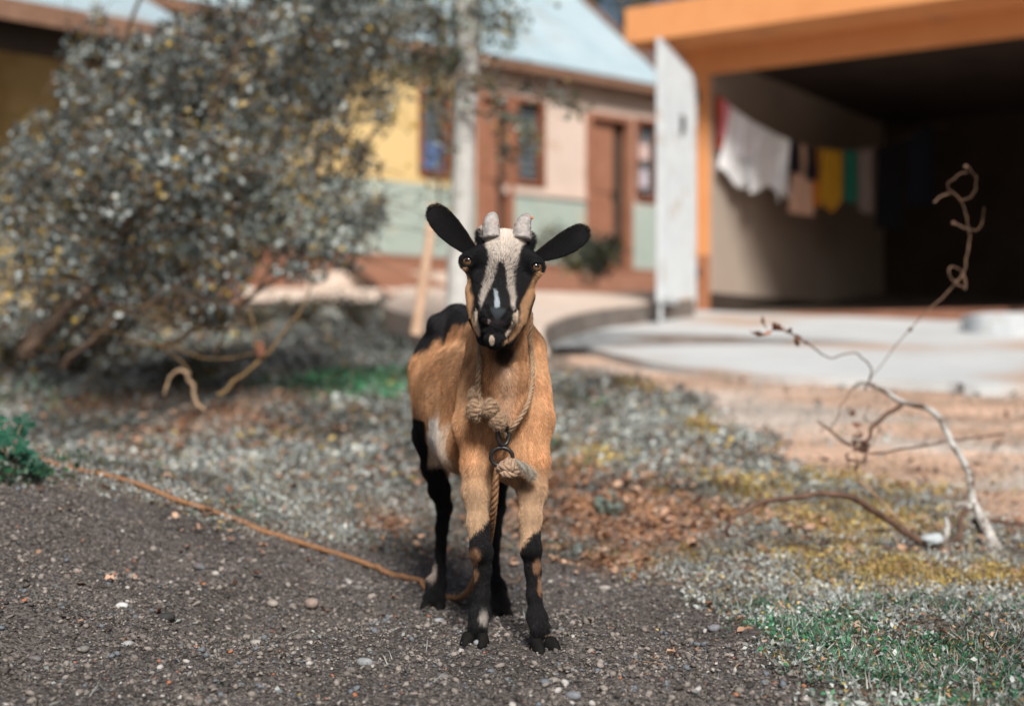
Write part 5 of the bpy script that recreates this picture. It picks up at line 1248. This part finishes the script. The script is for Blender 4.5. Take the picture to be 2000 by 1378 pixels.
# ---- eyes
for s in (-1, 1):
    c = EYE[s] + np.array([-s * .0025, .0070, 0]); v, f = ellip(np.zeros(3), (1, 1, 1), 48, 32)
    gaze = np.array([s * .16, -1, .0]); gaze /= np.linalg.norm(gaze); rx = np.cross(gaze, [0, 0, 1.]); rx /= np.linalg.norm(rx); up = np.cross(rx, gaze)
    a, b, w = v @ rx, v @ up, v @ gaze; rad = np.hypot(a, b)
    C = np.tile([.012, .010, .009], (len(v), 1)).astype(float)
    iris = (rad < .80) & (w > 0); tt_ = np.clip(rad / .74, 0, 1)[:, None]
    C[iris] = (np.array([.17, .085, .038]) * (1 - tt_) + np.array([.10, .05, .022]) * tt_)[iris] * (.8 + .4 * noise(np.arctan2(b, a)[iris] * 9, rad[iris] * 3, seed=4))[:, None]
    C[(b > .34) & (w > 0)] = [.015, .012, .010]  # shade of the upper lid painted dark onto the eyeball
    pup = (np.abs(a) < .40) & (np.abs(b - .08) < .19 + .05 * (np.abs(a) < .25)) & (w > 0); C[pup] = [.004, .004, .005]
    m = M.get('eye') or mat_attr('eye_surface', rough=.08, spec=.6); M['eye'] = m
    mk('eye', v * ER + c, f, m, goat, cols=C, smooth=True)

# ---- ears
def ear(base, tip, wid, face, cup, seedv):
    base = np.asarray(base); tip = np.asarray(tip); ax = tip - base; L = np.linalg.norm(ax); ax /= L
    face = np.asarray(face, float); face -= ax * (face @ ax); face /= np.linalg.norm(face); sd_ = np.cross(ax, face); n, m = 22, 13; V = []; Nn = []
    prof = np.interp(np.linspace(0, 1, n + 1), [0, .1, .3, .55, .75, .9, .97, 1], [.46, .60, .84, 1., .98, .80, .52, .16]) * wid / 2
    for i in range(n + 1):
        t = i / n; w = prof[i]; bend = -.010 * math.sin(math.pi * t)
        for k in range(m + 1):
            s = k / m * 2 - 1; cu = cup * (1 - .55 * t)
            V.append(base + ax * L * t + sd_ * w * s * (1 - .12 * cu) + face * (cu * w * (s * s - .35) * .9 + bend))
    V = np.array(V); F = np.array([[i * (m + 1) + k, i * (m + 1) + k + 1, (i + 1) * (m + 1) + k + 1, (i + 1) * (m + 1) + k] for i in range(n) for k in range(m)])
    V2 = V - face * .003; nb = len(V); rim = [k for k in range(m + 1)] + [(i + 1) * (m + 1) - 1 for i in range(1, n + 1)] + [n * (m + 1) + k for k in range(m - 1, -1, -1)] + [i * (m + 1) for i in range(n - 1, 0, -1)]
    Fr = np.array([[rim[i], rim[(i + 1) % len(rim)], rim[(i + 1) % len(rim)] + nb, rim[i] + nb] for i in range(len(rim))])
    VV = np.vstack([V, V2]); FF = np.vstack([F, F[:, ::-1] + nb, Fr]); c = np.tile(BLK * .9, (len(VV), 1))
    o = mk('ear', VV, FF, M['skin'], goat, cols=c, smooth=True)
    f_n = np.cross(VV[FF[:, 2]] - VV[FF[:, 0]], VV[FF[:, 3]] - VV[FF[:, 1]]); ar = np.linalg.norm(f_n, axis=1) / 2 + 1e-12; f_n /= 2 * ar[:, None]
    p, fi = sample_mesh(VV, FF, f_n, ar, 14000); q = f_n[fi]; out = np.where((np.sum((p - (V.mean(0) - face * .0015)) * face, 1) > -1)[:, None], q, q)
    isf = fi < len(F); out = np.where(isf[:, None], face, np.where((fi < 2 * len(F))[:, None], -face, q * 1.0))
    rimd = (fi >= 2 * len(F)); cc = np.tile(BLK, (len(p), 1)) * rng.uniform(.5, 1.6, (len(p), 1))
    up_ = (np.sum((p - base) * sd_, 1) * np.sign(sd_[2]) > 0) if True else None
    cc[rimd & up_ & (rng.uniform(0, 1, len(p)) < .5)] = np.array([.30, .20, .12])
    grow('ear_hair', p, out, np.tile(ax, (len(p), 1)), rng.uniform(.004, .008, len(p)), np.full(len(p), .35), np.full(len(p), .00022), cc, goat)
    return o
ear(P(922, 492, 2.79), P(841, 404, 2.80), .053, (.12, -1, .25), .42, 1)
ear(P(1050, 503, 2.79), P(1147, 446, 2.80), .052, (-.12, -1, .45), .38, 2)
# ---- horns
M['horn'] = mat_noise('horn', (.22, .20, .19), (.42, .385, .37), 90, .65, .8, 160, stain=((.38, .27, .23), 45, .62), bdist=.004)
def horn(pts_, rads):
    pth = catmull([P(*q) for q in pts_], 6); n = len(pth); tt = np.linspace(0, 1, n)
    r = np.interp(tt, np.linspace(0, 1, len(rads)), rads) / 1000 * (1 + .035 * np.sin(tt * 42) + .02 * np.sin(tt * 23)); v, f = tube(pth, .01, 20)
    v = v.reshape(n, 20, 3); v = pth[:, None] + (v - pth[:, None]) / .01 * r[:, None, None]
    return mk('horn', v.reshape(-1, 3), f, M['horn'], goat, smooth=True)
horn([(961, 466, 2.752), (959, 446, 2.757), (960, 431, 2.765), (963, 422, 2.775), (964, 419, 2.782)], [18, 17, 15, 10, 2])
horn([(1018, 468, 2.757), (1020, 448, 2.762), (1024, 433, 2.77), (1030, 424, 2.78), (1035, 421, 2.785)], [18.5, 17.5, 14, 9.5, 2])
mk('horn_tip', *ellip(P(1039, 425, 2.772), (.0028, .003, .0038), 10, 8), flat('horn_tip_red', (.62, .22, .12)), goat, smooth=True)

# ------------------------------------------------------------------ ropes
def twisted(path, r, pitch=.022, strands=3, sides=6, n=None, fl=.0):
    path = np.asarray(path); seg = np.linalg.norm(np.diff(path, axis=0), axis=1); s = np.concatenate([[0], np.cumsum(seg)]); L = s[-1]
    n = n or int(L / pitch * 9) + 4; ss = np.linspace(0, L, n); c = np.stack([np.interp(ss, s, path[:, i]) for i in range(3)], 1)
    T = np.gradient(c, axis=0); T /= np.linalg.norm(T, axis=1)[:, None] + 1e-12; u = np.cross(T[0], [0, 0, 1.]); 
    if np.linalg.norm(u) < .1: u = np.cross(T[0], [1., 0, 0])
    u /= np.linalg.norm(u); U = []
    for i in range(n): u = u - T[i] * (u @ T[i]); u /= np.linalg.norm(u) + 1e-12; U.append(u)
    U = np.array(U); W = np.cross(T, U); out = []
    for k in range(strands):
        a = 2 * np.pi * ss / pitch / 1.0 * .5 + 2 * np.pi * k / strands
        out.append(tube(c + (np.cos(a)[:, None] * U + np.sin(a)[:, None] * W) * r * .5, r * .56, sides))
    return merge(out)
def onbody(px, py, off): 
    d = surf_d(px, py, off); return P(px, py, d if d else 2.9)
def fuzz(name, path, r, n, L, c, parent):
    path = np.asarray(path); i = rng.integers(0, len(path) - 1, n); f = rng.uniform(0, 1, (n, 1)); p = path[i] * (1 - f) + path[i + 1] * f
    d = rng.normal(size=(n, 3)); d /= np.linalg.norm(d, axis=1)[:, None]; t = path[i + 1] - path[i]; 
    cc = np.tile(c, (n, 1)) * rng.uniform(.6, 1.4, (n, 1)); grow(name, p + d * r, d, t + rng.normal(size=(n, 3)) * .01, np.full(n, L) * rng.uniform(.4, 1.2, n), np.full(n, .7), np.full(n, .00016), cc, parent)
collar = thing('rope_collar', P(985, 845, 2.8), 'frayed tan rope collar knotted round the neck of the goat', 'rope collar')
RC = .0052
left = [onbody(x, y, RC) + np.array([-.001, -.009, 0]) for x, y in [(938, 698), (937, 730), (936, 752), (938, 775), (952, 800), (968, 822), (984, 846)]]
right = [onbody(x, y, RC) for x, y in [(990, 846), (1003, 832), (1018, 812), (1031, 788), (1038, 758), (1040, 725), (1038, 690), (1034, 662)]]
nape = [np.array([.038, 2.90, .66]), np.array([.02, 2.96, .70]), np.array([-.02, 2.965, .71]), np.array([-.056, 2.93, .67]), np.array([-.064, 2.88, .62])]
lp_ = catmull(np.array(left + right + nape + [left[0]]), 7)
mk('loop', *twisted(lp_, RC, .020), M['ropec'], collar, smooth=True)
fuzz('fibre', lp_, RC * .8, 6000, .005, np.array([.42, .30, .20]), collar)
def knot(center, r, rr, parent, n=5, seed=0, sq=(1, 1, 1), name='knot', mat='ropec'):
    rg = np.random.default_rng(seed); P_ = []
    for k in range(n):
        a = rg.normal(size=3); a /= np.linalg.norm(a); b = np.cross(a, rg.normal(size=3)); b /= np.linalg.norm(b); th = np.linspace(0, 2 * np.pi * .92, 22) + rg.uniform(0, 6)
        P_.append(center + (np.cos(th)[:, None] * a + np.sin(th)[:, None] * b) * r * rg.uniform(.6, .85) * np.array(sq) + rg.normal(size=3) * r * .12)
    return merge([twisted(q, rr, .016, sides=5) for q in P_]), P_
for (px, py, r, rr, n, sd_, sq) in [(930, 772, .0140, .0072, 5, 3, (1, .8, 1)), (932, 800, .0185, .0085, 7, 5, (1, .85, 1)), (960, 795, .013, .0075, 4, 8, (1, .8, 1.3)), (974, 818, .0145, .0078, 5, 9, (1.1, .8, .9))]:
    c = onbody(px, py, r * .75); (V, F), pp = knot(c, r, rr, collar, n, sd_, sq); mk('knot', V, F, M['ropec'], collar, smooth=True)
    for q in pp: fuzz('fibre', q, rr * .85, 2200, .0065, np.array([.40, .28, .19]), collar)
def torus(c, rx, rz, r, tiltx, tiltz, parent, name='ring', n=40, sides=12):
    th = np.linspace(0, 2 * np.pi, n, endpoint=False); ph = np.linspace(0, 2 * np.pi, sides, endpoint=False); V = []
    for t in th:
        o = np.array([math.cos(t) * rx, 0, math.sin(t) * rz]); nn_ = np.array([math.cos(t), 0, math.sin(t)])
        for p_ in ph: V.append(o + nn_ * math.cos(p_) * r + np.array([0, 1, 0]) * math.sin(p_) * r)
    V = np.array(V); cz, sz, cx_, sx_ = math.cos(tiltz), math.sin(tiltz), math.cos(tiltx), math.sin(tiltx)
    V = V @ np.array([[cz, -sz, 0], [sz, cz, 0], [0, 0, 1]]).T @ np.array([[1, 0, 0], [0, cx_, -sx_], [0, sx_, cx_]]).T + c
    F = np.array([[i * sides + k, i * sides + (k + 1) % sides, ((i + 1) % n) * sides + (k + 1) % sides, ((i + 1) % n) * sides + k] for i in range(n) for k in range(sides)])
    return V, F
c1 = onbody(983, 848, .008); c2 = onbody(980, 890, .007); c1[1] -= .002; c2[1] = min(c2[1], c1[1] + .004)
V, F = torus(c1, .0130, .0210, .0042, 0, .5, None); mk('chain_link', V, F, M['iron'], loc=c1, smooth=True, label='black oval iron link hanging from the collar', cat='chain link')
V, F = torus(c2, .0215, .0185, .0042, .15, 0, None); mk('chain_ring', V, F, M['iron'], loc=c2, smooth=True, label='black round iron ring above the tether knot', cat='ring')

teth = thing('tether_rope', P(990, 915, 2.8), 'twisted orange brown tether rope running from the goat to the left', 'rope')
kc = onbody(996, 912, .012); kc[1] = min(kc[1], c2[1] - .004)
(V, F), pp = knot(kc, .021, .0078, teth, 8, 12, (1.15, .7, .75)); mk('knot', V, F, mat_noise('knot_rope', (.24, .15, .10), (.42, .30, .22), 160, .95, .6, 700, spec=.1, bdist=.002), teth, smooth=True)
kd = kc[1]
tail = catmull([P(1005, 905, kd), P(1022, 912, kd - .005), P(1034, 922, kd - .002), P(1042, 930, kd)], 6)
mk('frayed_end', *twisted(tail, .009, .03), mat_noise('frayed_grey', (.22, .20, .17), (.42, .40, .35), 160, .95, .6, 700, spec=.1), teth, smooth=True)
fuzz('fibre', tail, .007, 2500, .010, np.array([.36, .30, .24]), teth)
for q in pp: fuzz('fibre', q, .006, 700, .005, np.array([.42, .31, .23]), teth)
RT = .0072
def gpt(px, py, dz=RT * 1.15):
    q = inv(px, py)[0]; return np.array([q[0], q[1], float(HZ(q[0], q[1])) + dz])
tp = [P(972, 915, kd + .004), P(968, 945, kd + .010), P(965, 985, kd + .03), P(961, 1020, 2.86), P(957, 1045, 2.90), P(948, 1085, 2.96), P(932, 1122, 3.02), P(922, 1140, 3.12), P(912, 1156, 3.20), P(892, 1168, 3.30), P(868, 1163, 3.34)]
gr_ = [(835, 1155), (815, 1148), (770, 1134), (700, 1110), (600, 1072), (520, 1043), (450, 1016), (400, 1000), (340, 980), (280, 958), (220, 938)]
tail_ = [gpt(*q) for q in gr_]; d0 = tail_[-1][1]
tail_ += [P(150, 917, d0 + .04), P(85, 905, d0 + .08), P(30, 905, d0 + .15), P(-40, 915, d0 + .2)]
tpath = catmull(np.array(tp + tail_), 8)
tpath[:, 2] = np.maximum(tpath[:, 2], HZ(tpath[:, 0], tpath[:, 1]) + RT * 1.0)
mk('cord', *twisted(tpath, RT, .024), M['ropet'], teth, smooth=True)
fuzz('fibre', tpath, RT * .8, 9000, .004, np.array([.45, .28, .16]), teth)

# bits of ground clutter
for px, py, L, a in [(350, 1005, .05, .3), (1305, 1150, .09, -.5), (1000, 1148, .03, .4), (1440, 1310, .06, 1.2), (1285, 1300, .08, -.9)]:
    q = inv(px, py)[0]; z = float(HZ(q[0], q[1])) + .005; dx = np.array([math.cos(a), math.sin(a), 0]) * L / 2; c = np.array([q[0], q[1], z])
    mk('straw', *tube(catmull([c - dx, c + [0, 0, .004], c + dx], 4), .0014, 5), M['drywood'], loc=c, label={350: 'straw stalk beside the rope at the left', 1305: 'pale straw stalk at the gravel edge right of the goat', 1000: 'short straw behind the front hooves', 1440: 'dry straw bent near the lower grass', 1285: 'long straw across the lower gravel'}[px], cat='straw')
print('tris', sum(len(o.data.polygons) for o in bpy.data.objects if o.type == 'MESH'))
